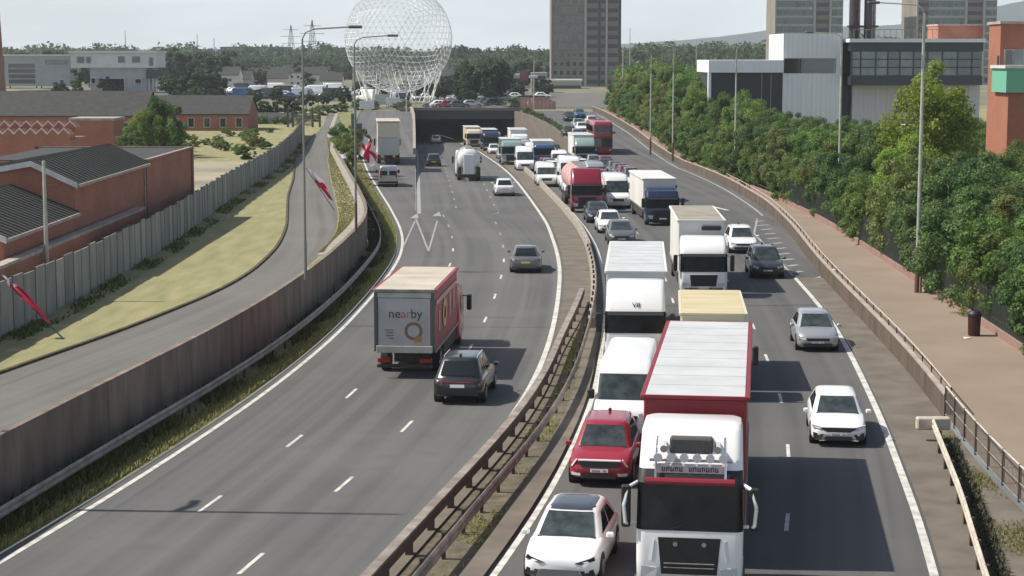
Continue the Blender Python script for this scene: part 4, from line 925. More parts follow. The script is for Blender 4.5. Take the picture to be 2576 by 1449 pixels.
# fill the rest of the far queue, bumper to bumper, three lanes
ROOTS = [o for o in bpy.data.objects if o.type == 'EMPTY' and o.get('group') == GQ]
def span(o):
    ys = [c.location.y + q[1] for c in o.children if c.type == 'MESH' for q in c.bound_box]
    c, s_ = math.cos(o.rotation_euler.z), math.sin(o.rotation_euler.z)
    m_ = (min(ys) + max(ys)) / 2
    return o.location.x - s_ * m_, o.location.y + c * m_, max(ys) - min(ys)
OCC = [span(o) for o in ROOTS]
rq = random.Random(3); CN = {'p_white': 'white', 'p_silver': 'silver', 'p_dgrey': 'dark grey', 'p_black': 'black', 'p_blue': 'blue', 'p_red': 'red', 'p_grey': 'grey', 'p_cream': 'cream'}
for li, lane in enumerate((1.9, 5.3, 8.8)):
    Y = 158.0
    while Y < 322:
        kind = rq.choice(['car', 'car', 'car', 'car', 'van', 'car', 'car'] if Y > 190 else ['car', 'car', 'van']); Lk = {'car': 4.3, 'van': 5.6, 'lorry': 9}[kind]
        X = fC(Y + 2) + lane
        if li == 2 and Y > 236: break
        if all(abs(Y + Lk / 2 - y) > (Lk + l) / 2 + .6 or abs(X - x) > 2.35 for x, y, l in OCC):
            c_ = rq.choice(['p_white', 'p_silver', 'p_dgrey', 'p_black', 'p_white', 'p_red', 'p_grey', 'p_blue'] if kind == 'car' else ['p_white', 'p_white', 'p_silver', 'p_grey'])
            where = 'in the %s lane of the far queue, %s' % (('barrier-side', 'middle', 'footpath-side')[li], 'behind the maroon tanker' if Y < 200 else 'halfway to the underpass' if Y < 255 else 'close to the underpass')
            if kind == 'car': car('%s car %s' % (CN[c_], where), GQ, *on_xy(X, Y), M[c_], typ=rq.choice(['hatch', 'suv', 'hatch']), H=rq.choice([1.48, 1.6]))
            elif kind == 'van': van('%s van %s' % (CN[c_], where), GQ, *on_xy(X, Y), M[c_], 5.5, 1.95, rq.choice([2.0, 2.5]))
            else: lorry('%s lorry %s' % (CN[c_], where), GQ, *on_xy(X, Y), M[c_], 2.8, 6.3, 3.2, M['box_white'])
            OCC.append((X, Y + Lk / 2, Lk)); Y += Lk + rq.uniform(.8, 1.6)
        else: Y += 1.0
for i, (t_, Y, c_) in enumerate(((.3, 268, 'p_white'), (.62, 275, 'p_dgrey'), (.35, 284, 'p_silver'), (.6, 290, 'p_white'), (.4, 300, 'p_black'), (.62, 308, 'p_blue'))):
    X = fGR(Y) + (fW(Y) - fGR(Y)) * t_
    if all(abs(Y + 2 - y) > (4.3 + l) / 2 + .5 or abs(X - x) > 2.3 for x, y, l in [span(o) for o in bpy.data.objects if o.type == 'EMPTY' and o.get('group') in (GQ, 'cars on the slip road ramp')]):
        car('%s car coming down the upper slip road ramp, place %s from the bottom' % (CN[c_], ('first', 'second', 'third', 'fourth', 'fifth', 'sixth')[i]), 'cars on the slip road ramp', X, Y, zs(Y + 2), heading(fW, Y), M[c_])
# traffic on the roundabout above the underpass
for i, (x, Y, m_, d, lb) in enumerate(((1184, 352, 'p_dgrey', 1, 'dark car crossing the roundabout above the queue'), (1216, 357, 'p_silver', 1, 'silver car following across the roundabout'), (1138, 354, 'p_white', 1, 'white car on the roundabout behind the deck parapet'),
                                       (1062, 356, 'p_grey', -1, 'grey car on the roundabout left of the pale sphere legs'), (1092, 353, 'p_red', -1, 'red car on the roundabout above the underpass'))):
    car(lb, 'cars on the roundabout', at(x, 300, Y).x, Y, 2.62, R(90) * d, M[m_])

def T(x, Y): return (x - 1288) / FPX * Y

# ------------------------------------------------------------------ vegetation
def leaf_cloud(centres, radii, per, size, seed, squash=.8, droop=0):
    """leaf quads on the skins of many small clumps"""
    rg = np.random.default_rng(seed); V = []; n = len(centres)
    c = np.repeat(np.array(centres), per, 0); r = np.repeat(np.array(radii), per)[:, None]
    d = rg.normal(size=(n * per, 3)); d /= np.linalg.norm(d, axis=1)[:, None]
    p = c + d * r * (rg.random((n * per, 1)) ** .35) * np.array([1, 1, squash])
    nrm = d + rg.normal(size=d.shape) * .55 + np.array([0, 0, .25]); nrm /= np.linalg.norm(nrm, axis=1)[:, None]
    u = np.cross(nrm, rg.normal(size=d.shape)); u /= np.linalg.norm(u, axis=1)[:, None]; w = np.cross(nrm, u)
    s = size * (.6 + .8 * rg.random((n * per, 1)))
    q = np.stack([p - u * s * .5, p + w * s * .33, p + u * s * .5, p - w * s * .33], 1).reshape(-1, 3)
    return q
def leaf_mesh(name, q, m):
    me = bpy.data.meshes.new(name); k = len(q) // 4
    me.vertices.add(len(q)); me.vertices.foreach_set('co', q.astype('f').ravel())
    me.loops.add(len(q)); me.loops.foreach_set('vertex_index', np.arange(len(q), dtype='i'))
    me.polygons.add(k); me.polygons.foreach_set('loop_start', np.arange(0, len(q), 4, dtype='i'))
    try: me.polygons.foreach_set('loop_total', np.full(k, 4, 'i'))
    except Exception: pass
    me.materials.append(m); me.update(calc_edges=True); me.validate(); return me
def crown_mesh(seed, rx, rz, cz, ncl, per, size, m, lo=.25):
    rg = np.random.default_rng(seed); C = []; Rr = []
    while len(C) < ncl:
        d = rg.normal(size=3); d /= np.linalg.norm(d); t = .45 + .55 * rg.random() ** .6
        p = d * t * np.array([rx, rx, rz]) * (1 + .18 * math.sin(3 * math.atan2(d[1], d[0]) + seed)); p[2] += cz
        if p[2] < lo: continue
        C.append(p); Rr.append((.42 + .5 * rg.random()) * rx / 2.6)
    return leaf_mesh('crown', leaf_cloud(C, Rr, per, size, seed + 50), m)
def trunk_mesh(seed, h, r):
    rn = random.Random(seed); mb = MB(); top = Vector((rn.uniform(-.2, .2), rn.uniform(-.2, .2), h))
    mb.tube((0, 0, -.2), top * .55, r, r * .7, 7); mb.tube(top * .55, top, r * .7, r * .4, 7)
    for i in range(5):
        a = rn.uniform(0, 6.28); b = top * rn.uniform(.5, .9); e = b + Vector((math.cos(a) * h * .3, math.sin(a) * h * .3, h * .35)); mb.tube(b, e, r * .35, r * .1, 5)
    return mb.mesh('trunk', M['bark'], 40)
TR = []   # (crown mesh, trunk mesh, nominal height)
for i, m_ in enumerate(('leaf1', 'leaf2', 'leaf1', 'leaf3', 'leaf2')):
    TR.append((crown_mesh(10 + i, 2.5, 3.4, 4.5, 74, 330, .165, M[m_], .8), trunk_mesh(i, 5, .16)))
SH = [(crown_mesh(30 + i, 1.9, 2.1, 2.0, 48, 290, .145, M[m_], .05), trunk_mesh(20 + i, 2, .07)) for i, m_ in enumerate(('leaf1', 'leaf2', 'leaf3', 'leaf2'))]
YT = (crown_mesh(60, 3.2, 4.2, 6.0, 90, 280, .21, M['leaf4'], 1.5), trunk_mesh(40, 6.5, .22))
FT = [(crown_mesh(70 + i, 3.4, 3.6, 5.2, 40, 70, .75, M['leaf_far'], 1.0), trunk_mesh(50 + i, 5, .22)) for i in range(3)]
CT = (crown_mesh(80, 1.9, 4.2, 4.6, 40, 90, .5, M['leaf2'], .4), trunk_mesh(60, 6, .2))
def tree(name, label, cat, group, proto, X, Y, z, s=1.0, sz=1.0, rz=None):
    r = empty(name, (X, Y, z), random.uniform(0, 6.28) if rz is None else rz, label, cat, group)
    inst('foliage' if name == 'shrub' else 'crown', proto[0], r, scale=(s, s, s * sz)); inst('stem' if name == 'shrub' else 'trunk', proto[1], r, scale=(s, s, s * sz)); return r
rn = random.Random(11)
LOOK = {}
for pr, nm in zip(SH, ('mid green', 'dark green', 'olive', 'deep green')): LOOK[pr[0].name] = nm
for pr, nm in zip(TR, ('mid green', 'dark green', 'light green', 'olive', 'deep green')): LOOK[pr[0].name] = nm
def stretch(Y):
    for lim, t in ((97, 'before the nearest footpath lamp'), (139, 'between the first and second footpath lamps'), (184, 'between the second and third footpath lamps'), (228, 'between the third and fourth footpath lamps')):
        if Y < lim: return t
    return 'beyond the fourth footpath lamp'
Y = 60.0
while Y < 326:                                             # front of the hedge
    X = fH(Y) + (1.25 if Y > 120 else 1.5) + rn.uniform(-.3, .5)
    pr = rn.choice(SH); tree('shrub', '%s hedge shrub by the footpath, %s' % (LOOK[pr[0].name], stretch(Y)), 'shrub', 'hedge shrubs along the footpath', pr, X, Y, zs(Y) + .1, rn.uniform(.85, 1.15), rn.uniform(.9, 1.25)); Y += 2.3 + Y * .004
Y = 62.0
while Y < 322:
    X = fH(Y) + 4.2 + rn.uniform(-.8, .8)
    pr = rn.choice(TR); tree('tree', '%s tree right behind the hedge, %s' % (LOOK[pr[0].name], stretch(Y)), 'tree', 'trees behind the footpath hedge', pr, X, Y, zs(Y) + .1, rn.uniform(.78, .95), rn.uniform(.82, 1.0) if Y < 190 else 1.1); Y += 3.3 + Y * .004
for row in range(1, 8):
    Y = 74 + row * 13
    while Y < 222:
        X = fH(Y) + 4.2 + row * 4.4 + rn.uniform(-1.2, 1.2)
        if X < .277 * Y + 4 and not (X > 36 and Y > 138 and Y < 165):
            pr = rn.choice(TR); tree('tree', '%s tree deep in the wooded strip, %s' % (LOOK[pr[0].name], stretch(Y)), 'tree', 'trees in the wooded strip', pr, X, Y, zs(Y) + .2, rn.uniform(.66, .84), rn.uniform(.74, .92))
        Y += 4.6 + rn.uniform(-.6, 1.2)
for Y, X in ((232, 23.5), (244, 25), (256, 24), (268, 26), (282, 24.5), (296, 23), (310, 24), (250, 30), (275, 30), (300, 29)):
    tree('tree', 'broadleaf tree at the far end of the wooded strip near the tower block', 'tree', 'trees by the tower block', rn.choice(TR), X, Y, 1.2, rn.uniform(1.0, 1.2), 1.05)
p = at(2345, 300, 128); tree('tree', 'tall yellow-green tree in front of the glazed building', 'tree', None, YT, p.x, 128, .8, .96, 1.10, 1.0)
p = at(2275, 300, 124); tree('tree', 'smaller yellow-green tree leaning beside the tall yellow-green one', 'tree', None, YT, p.x, 124, .6, .62, 1.0, 2.2)
# left side planting
def shr(label, grp, lst, proto=None, Y=None):
    for (x, Y_, s, q) in lst:
        p = at(x, 300, Y_); tree('shrub', label, 'shrub', grp, rn.choice(SH) if proto is None else proto, p.x, Y_, zl(Y_), s, q)
shr('green bush growing beside the derelict yard', 'bushes by the derelict yard', [(330, 176, .8, .9), (365, 184, 1.0, 1.2), (400, 186, 1.1, 1.3), (430, 190, .9, 1.0), (350, 172, .6, .8)])
shr('bush on the bank beside the slip road and green sign column', 'bushes on the slip road bank', [(868, 196, .75, .7), (880, 186, .8, .8), (893, 178, .7, .7), (905, 190, .7, .9), (856, 210, .8, .8)])
for x, Y_, s in ((652, 292, .42), (688, 294, .4), (728, 290, .5)):
    p = at(x, 250, Y_); tree('tree', 'small round tree in the row by the brick terrace end', 'tree', 'small round trees in a row', FT[0], p.x, Y_, 2.5, s, .8)
p = at(198, 200, 400); tree('tree', 'dark narrow conifer in front of the white modern building', 'tree', None, CT, p.x, 400, 2.6, .95, .95)
for x, Y_, s in ((425, 415, .75), (450, 425, .8), (480, 410, .85), (515, 420, .9), (545, 425, .75), (265, 470, .6), (150, 430, .55)):
    p = at(x, 200, Y_); tree('tree', 'bushy tree beside the white modern building', 'tree', 'trees around the white building', rn.choice(FT), p.x, Y_, 2.6, s, .85)
for i in range(60):
    Y_ = rn.uniform(560, 760); x = rn.uniform(560, 960) if i % 2 else rn.uniform(1130, 1390); p = at(x, 200, Y_)
    tree('tree', 'tree among the distant houses %s of the lattice sphere' % ('left' if x < 1000 else 'right'), 'tree', 'distant trees beyond the roundabout', rn.choice(FT), p.x, Y_, 2.6, rn.uniform(.7, 1.15), rn.uniform(.75, 1.0))
for i in range(16):
    Y_ = rn.uniform(400, 470); x = rn.uniform(1150, 1260); p = at(x, 200, Y_)
    tree('tree', 'dark tree in the grove right of the lattice sphere', 'tree', 'grove right of the lattice sphere', rn.choice(FT), p.x, Y_, 2.6, rn.uniform(.8, 1.1), .95)
for i in range(44):
    Y_ = rn.uniform(505, 720); x = rn.uniform(-30, 560); p = at(x, 200, Y_)
    if 492 < Y_ < 540 and x < 420: continue
    tree('tree', 'tree behind the white modern building on the left', 'tree', 'trees behind the white building', rn.choice(FT), p.x, Y_, 2.6, rn.uniform(.95, 1.35), rn.uniform(.9, 1.1))
for i in range(22):
    Y_ = rn.uniform(345, 420); x = rn.choice([rn.uniform(640, 900), rn.uniform(420, 640)]); p = at(x, 200, Y_)
    tree('tree', 'small tree between the service road end and the distant car park', 'tree', 'small trees before the car park', rn.choice(FT), p.x, Y_, 2.6, rn.uniform(.3, .5), .8)
for i in range(46):
    Y_ = rn.uniform(366, 500); x = rn.uniform(870, 1390); p = at(x, 200, Y_)
    if abs(p.x - T(1005, 392)) < 13 and Y_ < 408: continue
    tree('tree', 'young tree on the far side of the roundabout %s' % ('below the lattice sphere' if x < 1140 else 'towards the tower block'), 'tree', 'young trees beyond the roundabout', rn.choice(FT), p.x, Y_, 2.6, rn.uniform(.35, .7), rn.uniform(.7, .9))
def wood(name, label, x0, x1, Ya, Yb, hfun, n, per, size, seed, m=None):
    rg = np.random.default_rng(seed); C = []; Rr = []
    for i in range(n):
        Y_ = rg.uniform(Ya, Yb); x = rg.uniform(x0, x1); X = (x - 1288) / FPX * Y_
        top = (hfun(x) - 0) ; zt = CH + (140 - top) / FPX * Y_; h = max(zt - 2.6, 3)
        t = rg.random() ** .6; rad = (3.2 + 2.6 * rg.random()) * size / 1.6
        C.append((X, Y_, 2.6 + (h - rad * .6) * t * rg.uniform(.8, 1.0))); Rr.append(rad)
    o = link(bpy.data.objects.new(name, leaf_mesh(name, leaf_cloud(C, Rr, per, size, seed + 1, .8), m or M['leaf_far']))); tag(o, label, 'wood', None, 'stuff')
wob = lambda x, a=5: a * (math.sin(x * .037) + .6 * math.sin(x * .11 + 1) + .4 * math.sin(x * .23 + 2))
wood('distant_wood', 'far tree line along the horizon on the left', -40, 960, 900, 1150, lambda x: 112 + wob(x), 620, 60, 2.0, 301)
wood('distant_wood', 'far tree line along the horizon in the middle', 940, 1400, 850, 1050, lambda x: 116 + wob(x, 4), 330, 60, 2.0, 302)
wood('distant_wood', 'wooded hillside behind the tower block', 1540, 2600, 760, 1000, lambda x: 108 - (x - 1560) * .035 + wob(x, 3), 620, 60, 1.9, 303)
wood('distant_wood', 'nearer green belt among the houses on the left', 380, 960, 770, 860, lambda x: 146 + wob(x, 6), 330, 60, 1.4, 304)
wood('distant_wood', 'nearer green belt right of the lattice sphere', 1120, 1400, 770, 850, lambda x: 146 + wob(x, 5), 200, 60, 1.4, 305)
wood('distant_wood', 'green belt between the tower block and the grey hall', 1555, 1800, 330, 420, lambda x: 150 + wob(x, 6), 170, 90, .7, 306, M['leaf1'])
# rough verge grass and weeds
def blades(name, label, pts, h, m, seed, w=.05):
    rg = np.random.default_rng(seed); q = []
    P = np.array(pts); n = len(P); a = rg.random(n) * 6.28; lean = rg.normal(size=(n, 2)) * .35; hh = h * (.5 + rg.random(n))
    du = np.stack([np.cos(a), np.sin(a), np.zeros(n)], 1) * w * (.6 + .8 * rg.random((n, 1)))
    top = P + np.stack([lean[:, 0] * hh, lean[:, 1] * hh, hh], 1)
    q = np.stack([P - du, P + du, top + du * .25, top - du * .25], 1).reshape(-1, 3)
    tag(link(bpy.data.objects.new(name, leaf_mesh(name, q, m))), label, 'grass', None, 'stuff')
def scatter(fl, fr, a, b, zf, n, seed, gamma=1.0, clump=0):
    rg = np.random.default_rng(seed); o = []
    while len(o) < n:
        Y_ = a + (b - a) * rg.random() ** gamma; t = rg.random(); X = fl(Y_) + (fr(Y_) - fl(Y_)) * t
        if clump and (math.sin(X * 1.3 + 2 * math.sin(Y_ * .31)) + math.sin(Y_ * .83 + X) + rg.normal() * .5) < clump: continue
        o.append((X, Y_, zf(Y_)))
    return o
blades('verge_grass', 'rough weedy grass along the verge by the left edge line', scatter(off(fLW, 1.1), off(fA, -.45), 40, 205, lambda Y: zo(Y) + .04, 26000, 1, 1.6), .14, M['blade'], 1, .03)
blades('verge_weeds', 'dark green weeds at the foot of the retaining wall', scatter(off(fLW, .05), off(fLW, 1.3), 40, 205, lambda Y: zo(Y) + .04, 12000, 2, 1.5, .1), .30, M['weed'], 2, .05)
blades('dry_grass', 'dry grass strip between the service road and the wall', scatter(off(fSR, .1), off(fLW, -.8), 97, 230, zl, 7000, 5, 1.3), .05, M['blade'], 5, .05)
blades('fence_weeds', 'green weeds along the foot of the panel fence', scatter(off(fF, .08), off(fF, 1.1), 58, 215, zl, 3500, 6, 1.3, .2), .12, M['weed'], 6, .05)
blades('median_weeds', 'low weeds on the soil of the central reservation', scatter(off(fB, 1.0), off(fC, -.8), 38, 84, lambda Y: zr(Y) + .05, 2200, 7, 1.4, .3), .06, M['blade'], 7, .03)
blades('rail_weeds', 'weeds with painted-in shade behind the pale guard rail', scatter(off(fPG, .08), off(fPG, .62), 36, 59, lambda Y: .02, 5000, 9), .14, mat('shaded_weed', (.07, .07, .04), .9), 9, .05)  # dark blade colour holds both weeds and the shade behind the rail
blades('roadside_weeds', 'weeds between the pale guard rail and the mesh railing', scatter(lambda Y: fD(Y) + 1.5, off(fW, -.1), 38, 60, lambda Y: .03, 3000, 8, 1, .1), .07, M['blade'], 8, .03)

# ------------------------------------------------------------------ buildings on the left
def gable(name, label, X0, X1, Y0, Y1, z0, ze, zrdg, axis='Y', ridge=None, wm=None, rm=None, barge=True, ribs=0, group=None, cat='building', wins=None, gutter=True):
    """walls plus a two-slope roof; ridge runs along axis"""
    wm = wm or M['brick']; rm = rm or M['slate']
    root = empty(name, ((X0 + X1) / 2, Y0, z0), 0, label, cat, group); I = Vector(root.location); V_ = lambda *p: Vector(p) - I
    if axis == 'Y':
        xr = ridge if ridge is not None else (X0 + X1) / 2
        MB().prism([V_(X0, Y0, z0), V_(X1, Y0, z0), V_(X1, Y0, ze), V_(xr, Y0, zrdg - .1), V_(X0, Y0, ze)], (0, Y1 - Y0, 0)).build('wall', wm, root)
        ov = .18
        for xa, s in ((X1, 1), (X0, -1)):
            k = (zrdg - ze) / abs(xa - xr); xe = xa + s * ov; zz = ze - k * ov
            rf = MB().prism([V_(xr, Y0 - ov, zrdg), V_(xe, Y0 - ov, zz), V_(xe, Y1 + .02, zz), V_(xr, Y1 + .02, zrdg)], (0, 0, .1)).build('roof', rm, root)
            if ribs:
                for yy in stations(Y0, Y1, ribs):
                    MB().prism([V_(xr, yy, zrdg + .1), V_(xe, yy, zz + .1), V_(xe, yy + .09, zz + .1), V_(xr, yy + .09, zrdg + .1)], (0, 0, .06)).build('roof_rib', M['slate_rib'], rf)
            if barge: MB().prism([V_(xr, Y0 - ov - .03, zrdg - .12), V_(xe, Y0 - ov - .03, zz - .12), V_(xe, Y0 - ov - .03, zz + .14), V_(xr, Y0 - ov - .03, zrdg + .14)], (0, .05, 0)).build('bargeboard', M['barge'], root)
            if gutter: MB().box(V_(xe + (0 if s > 0 else -.1), Y0 - ov, zz - .06), V_(xe + (.1 if s > 0 else 0), Y1, zz + .08)).build('gutter', M['coping'], root)
    else:
        yr = (Y0 + Y1) / 2
        MB().prism([V_(X0, Y0, z0), V_(X0, Y1, z0), V_(X0, Y1, ze), V_(X0, yr, zrdg - .1), V_(X0, Y0, ze)], (X1 - X0, 0, 0)).build('wall', wm, root)
        for ya, s in ((Y0, -1), (Y1, 1)):
            k = (zrdg - ze) / abs(ya - yr); yy = ya + s * .25; zz = ze - k * .25
            MB().prism([V_(X0 - .2, yr, zrdg), V_(X1 + .2, yr, zrdg), V_(X1 + .2, yy, zz), V_(X0 - .2, yy, zz)], (0, 0, .12)).build('roof', rm, root)
    for (x, z_, w, h) in (wins or []):
        f_ = MB().box(V_(x, Y0 - .04, z_), V_(x + w, Y0 + .02, z_ + h)).build('window', M['barge'], root)
        MB().box(V_(x + .08, Y0 - .06, z_ + .08), V_(x + w - .08, Y0 - .035, z_ + h - .08)).build('pane', M['glass'], f_)
    return root
gable('brick_works', 'low brick workshop with dark roof at the left edge behind the panel fence', -27.5, -20.6, 74.5, 86.9, 2, 5.15, 6.35, ridge=-23.6, ribs=.62, gutter=True)
b2 = gable('brick_works', 'taller brick workshop with ribbed dark roof and white bargeboards', -28, -20.6, 87, 104, 2, 6.5, 7.45, ridge=-22.6, ribs=.72)
I = Vector(b2.location)
MB().path([Vector((-20.55, 103.4, 2.1)) - I, Vector((-20.55, 103.4, 6.3)) - I], .05, 6).build('downpipe', M['coping'], b2)
b3 = empty('brick_block', (-24, 104, 2), 0, 'flat-topped red brick block at the end of the workshops', 'building'); I = Vector(b3.location)
MB().box(Vector((-30, 104.05, 2)) - I, Vector((-20.55, 118.6, 6.6)) - I).build('wall', M['brick'], b3)
MB().box(Vector((-29.9, 104.3, 6.601)) - I, Vector((-20.75, 118.4, 6.66)) - I).build('roof', M['slate'], b3)
for a_, b_ in (((-20.74, 104.02), (-20.45, 118.7)), ((-30.1, 118.41), (-20.75, 118.7))): MB().box(Vector((*a_, 6.601)) - I, Vector((*b_, 6.72)) - I).build('coping', M['brick_pink'], b3)
MB().box(Vector((-20.56, 118.35, 2)) - I, Vector((-20.42, 118.72, 6.6)) - I).build('lit_edge', M['brick_pink'], b3)  # paler brick strip paints the sunlit corner edge of the block
wl_ = empty('brick_boundary_wall', (-19.9, 60, 2), 0, 'low brick wall with pale coping just behind the panel fence', 'wall'); I = Vector(wl_.location)
MB().box(Vector((-20.3, 58, 2)) - I, Vector((-19.95, 100, 4.25)) - I).build('wall', M['brick'], wl_)
MB().box(Vector((-20.36, 58, 4.251)) - I, Vector((-19.88, 100, 4.38)) - I).build('coping', M['coping'], wl_)
# small boxes and zigzag-roofed units behind
bx = empty('brick_box', (at(230, 300, 190).x, 190, 2.3), 0, 'small flat-roofed red brick box behind the workshops', 'building')
MB().box((-2.25, 0, 0), (2.25, 5, 3.6)).build('wall', M['brick'], bx); MB().box((-2.35, -.1, 3.601), (2.35, 5.1, 3.85)).build('roof_edge', M['coping'], bx)
MB().box((-2.26, -.02, 0), (-1.85, .3, 3.6)).build('pier', M['brick_pink'], bx)
zz = empty('zigzag_roof_sheds', (at(80, 300, 150).x, 150, 2.3), 0, 'row of little brick sheds with white zigzag roof edges at the left edge', 'building')
MB().box((-4.2, .02, 0), (3.0, 6, 3.5)).build('wall', M['brick'], zz)
for i in range(8):
    for row in range(2):
        x = -4.2 + i * .9; y = row * 2.2; zt = 4.3 + row * .5
        MB().prism([(x, y, zt - .45), (x + .45, y, zt), (x + .9, y, zt - .45), (x + .9, y, zt - .85), (x, y, zt - .85)], (0, 2.0, 0)).build('gablet', M['brick'], zz)
        for a_, b_ in (((x, zt - .45), (x + .45, zt)), ((x + .45, zt), (x + .9, zt - .45))):
            MB().prism([(a_[0], y - .05, a_[1]), (b_[0], y - .05, b_[1]), (b_[0], y - .05, b_[1] + .13), (a_[0], y - .05, a_[1] + .13)], (0, .12, 0)).build('verge_board', M['barge'], zz)
for i in range(4): MB().box((.2 + i * .65, -.06, .3), (.5 + i * .65, .015, 2.9)).build('door', M['coping'] if i % 2 else M['glass'], zz)
gable('terrace', 'long brick terrace with dark slate roof on the far left', T(-60, 232), T(382, 232), 228, 238, 2.3, 5.2, 8.0, 'X', wins=[(T(60 + i * 62, 228), 3.0, 1.0, 1.4) for i in range(5)])
gable('terrace', 'brick terrace with dark slate roof beside the three small round trees', T(372, 254), T(636, 254), 250, 260, 2.3, 4.7, 7.0, 'X', wins=[(T(395 + i * 40, 250), 2.9, .9, 1.3) for i in range(6)])
# white modern building
Yb = 494; k = FPX / Yb; I0 = (T(298, Yb), Yb, 2.5)
wb = empty('white_building', I0, 0, 'white two-storey modern building with overhanging upper floor', 'building')
def bpart(root, nm, m, x0, x1, ytop, ybot, Y, dep, fw=0, parent=None):
    o = root.location
    return MB().box((T(x0, Y) - o.x, Y - fw - o.y, CH - (ybot - 140) / FPX * Y - o.z), (T(x1, Y) - o.x, Y + dep - o.y, CH - (ytop - 140) / FPX * Y - o.z)).build(nm, m, parent or root)
bpart(wb, 'upper_floor', M['white_ren'], 186, 398, 134, 170, Yb, 14); bpart(wb, 'roof_slab', M['white_ren'], 182, 402, 128, 133.8, Yb, 14.5, .6)
bpart(wb, 'lower_floor', M['grey_ren'], 232, 374, 170.2, 232, Yb, 13, -.8); bpart(wb, 'end_bay', M['clad_dark'], 374.2, 415, 176, 196, Yb, 9, .4)
for x0, x1, y0_, y1_ in ((202, 220, 143, 158), (226, 236, 143, 158), (305, 321, 142, 157), (340, 359, 142, 157), (382, 392, 145, 165)):
    f_ = bpart(wb, 'window', M['barge'], x0 - 1.5, x1 + 1.5, y0_ - 1.5, y1_ + 1.5, Yb, .1, .08); bpart(wb, 'pane', M['glass'], x0, x1, y0_, y1_, Yb, .1, .14, f_)
for x0, x1, y0_, y1_ in ((236, 246, 196, 208), (262, 318, 197, 230), (346, 360, 198, 208)):
    f_ = bpart(wb, 'window', M['barge'], x0 - 2, x1 + 2, y0_ - 2, y1_ + 1, Yb, .1, -.74); bpart(wb, 'pane', M['glass'], x0, x1, y0_, y1_, Yb, .1, -.68, f_)
for x in (378, 388, 398, 410): bpart(wb, 'column', M['barge'], x, x + 3, 196.2, 232, Yb, .3, -.5)
gb = empty('glazed_office', (T(100, 520), 520, 2.5), 0, 'pale office with dark glazed end beside the brick chimney', 'building')
bpart(gb, 'wall', M['grey_ren'], 20, 182, 141, 216, 520, 14); bpart(gb, 'roof_edge', M['white_ren'], 18, 184, 137, 140.8, 520, 14.4, .4)
for i in range(4): bpart(gb, 'glazing', M['glass'], 30, 96, 160 + i * 13, 170 + i * 13, 520, .2, .1)
bpart(gb, 'glazing', M['glass_b'], 122, 178, 150, 162, 520, .2, .1)
ck = empty('brick_chimney', (T(-14, 470), 470, 2.5), 0, 'tall red brick chimney cut off by the left edge', 'chimney')
MB().loft([[(r_ * math.cos(2 * math.pi * i / 8), r_ * math.sin(2 * math.pi * i / 8), z_) for i in range(8)] for z_, r_ in ((0, 3.8), (5, 3.4), (22, 2.7), (44, 2.0), (44.5, 2.4), (46, 2.4))]).build('shaft', M['brick'], ck)
bb = empty('blue_warehouse', (T(600, 1080), 1080, 2.6), 0, 'long blue warehouse with a pale blue square sign in the distance', 'building')
bpart(bb, 'wall', M['blue_clad'], 488, 718, 124, 176, 1080, 60); bpart(bb, 'upper_wall', M['blue_clad'], 560, 716, 118, 123.8, 1085, 50); bpart(bb, 'sign', M['sign_blue'], 538, 554, 124, 148, 1080, .3, .3)
# scattered distant houses and parked vehicles beyond the roundabout
rn2 = random.Random(21)
hm = [M['white_ren'], M['p_cream'], M['brick_pink'], M['grey_ren'], M['white_ren']]
hn = ['white', 'cream', 'pink brick', 'grey', 'white']
for i in range(44):
    Y_ = rn2.uniform(520, 760); x = (rn2.uniform(555, 900), rn2.uniform(860, 1140), rn2.uniform(1150, 1380), rn2.uniform(560, 800))[i % 4]
    w = rn2.uniform(4.5, 8); X = T(x, Y_); h = rn2.uniform(2.8, 4.6)
    j_ = rn2.randrange(5); wm_ = hm[j_]
    gable('house', 'small distant %s walled house %s' % (hn[j_], 'left of the lattice sphere' if x < 870 else 'seen through the lattice sphere' if x < 1140 else 'right of the lattice sphere'), X - w / 2, X + w / 2, Y_, Y_ + 8, 2.6, 2.6 + h, 2.6 + h + 2.2, 'X', wm=wm_, group='distant houses', cat='house', wins=[(X - w / 2 + .8 + j * 2.0, 3.3 + 2.0 * q, .9, .9) for j in range(int(w / 2.2)) for q in range(1 if h < 3.6 else 2)] if i % 3 else None)
pc = ['p_white', 'p_white', 'p_silver', 'p_dgrey', 'p_black', 'p_white2', 'p_blue']
src = {}
for i in range(54):
    Y_ = 428 + (i % 6) * 19 + rn2.uniform(-2, 2); x = 575 + (i // 6) * 38 + rn2.uniform(-9, 9)
    m_ = rn2.choice(pc); kind = 'van' if i % 4 == 0 else 'car'; key = (m_, kind)
    if key not in src:
        fnc = van if kind == 'van' else car
        src[key] = fnc('parked %s %s in the distant car park left of the lattice sphere' % ({'p_white': 'white', 'p_silver': 'silver', 'p_dgrey': 'dark grey', 'p_black': 'black', 'p_white2': 'off-white', 'p_blue': 'blue', 'p_red': 'red'}[m_], kind), 'vehicles in the distant car park', T(x, Y_), Y_, 2.63, R(80), M[m_])
    else:
        c = copy_tree(src[key]); c.location = (T(x, Y_), Y_, 2.63); c.rotation_euler = (0, 0, R(rn2.choice([80, 85, -95])))
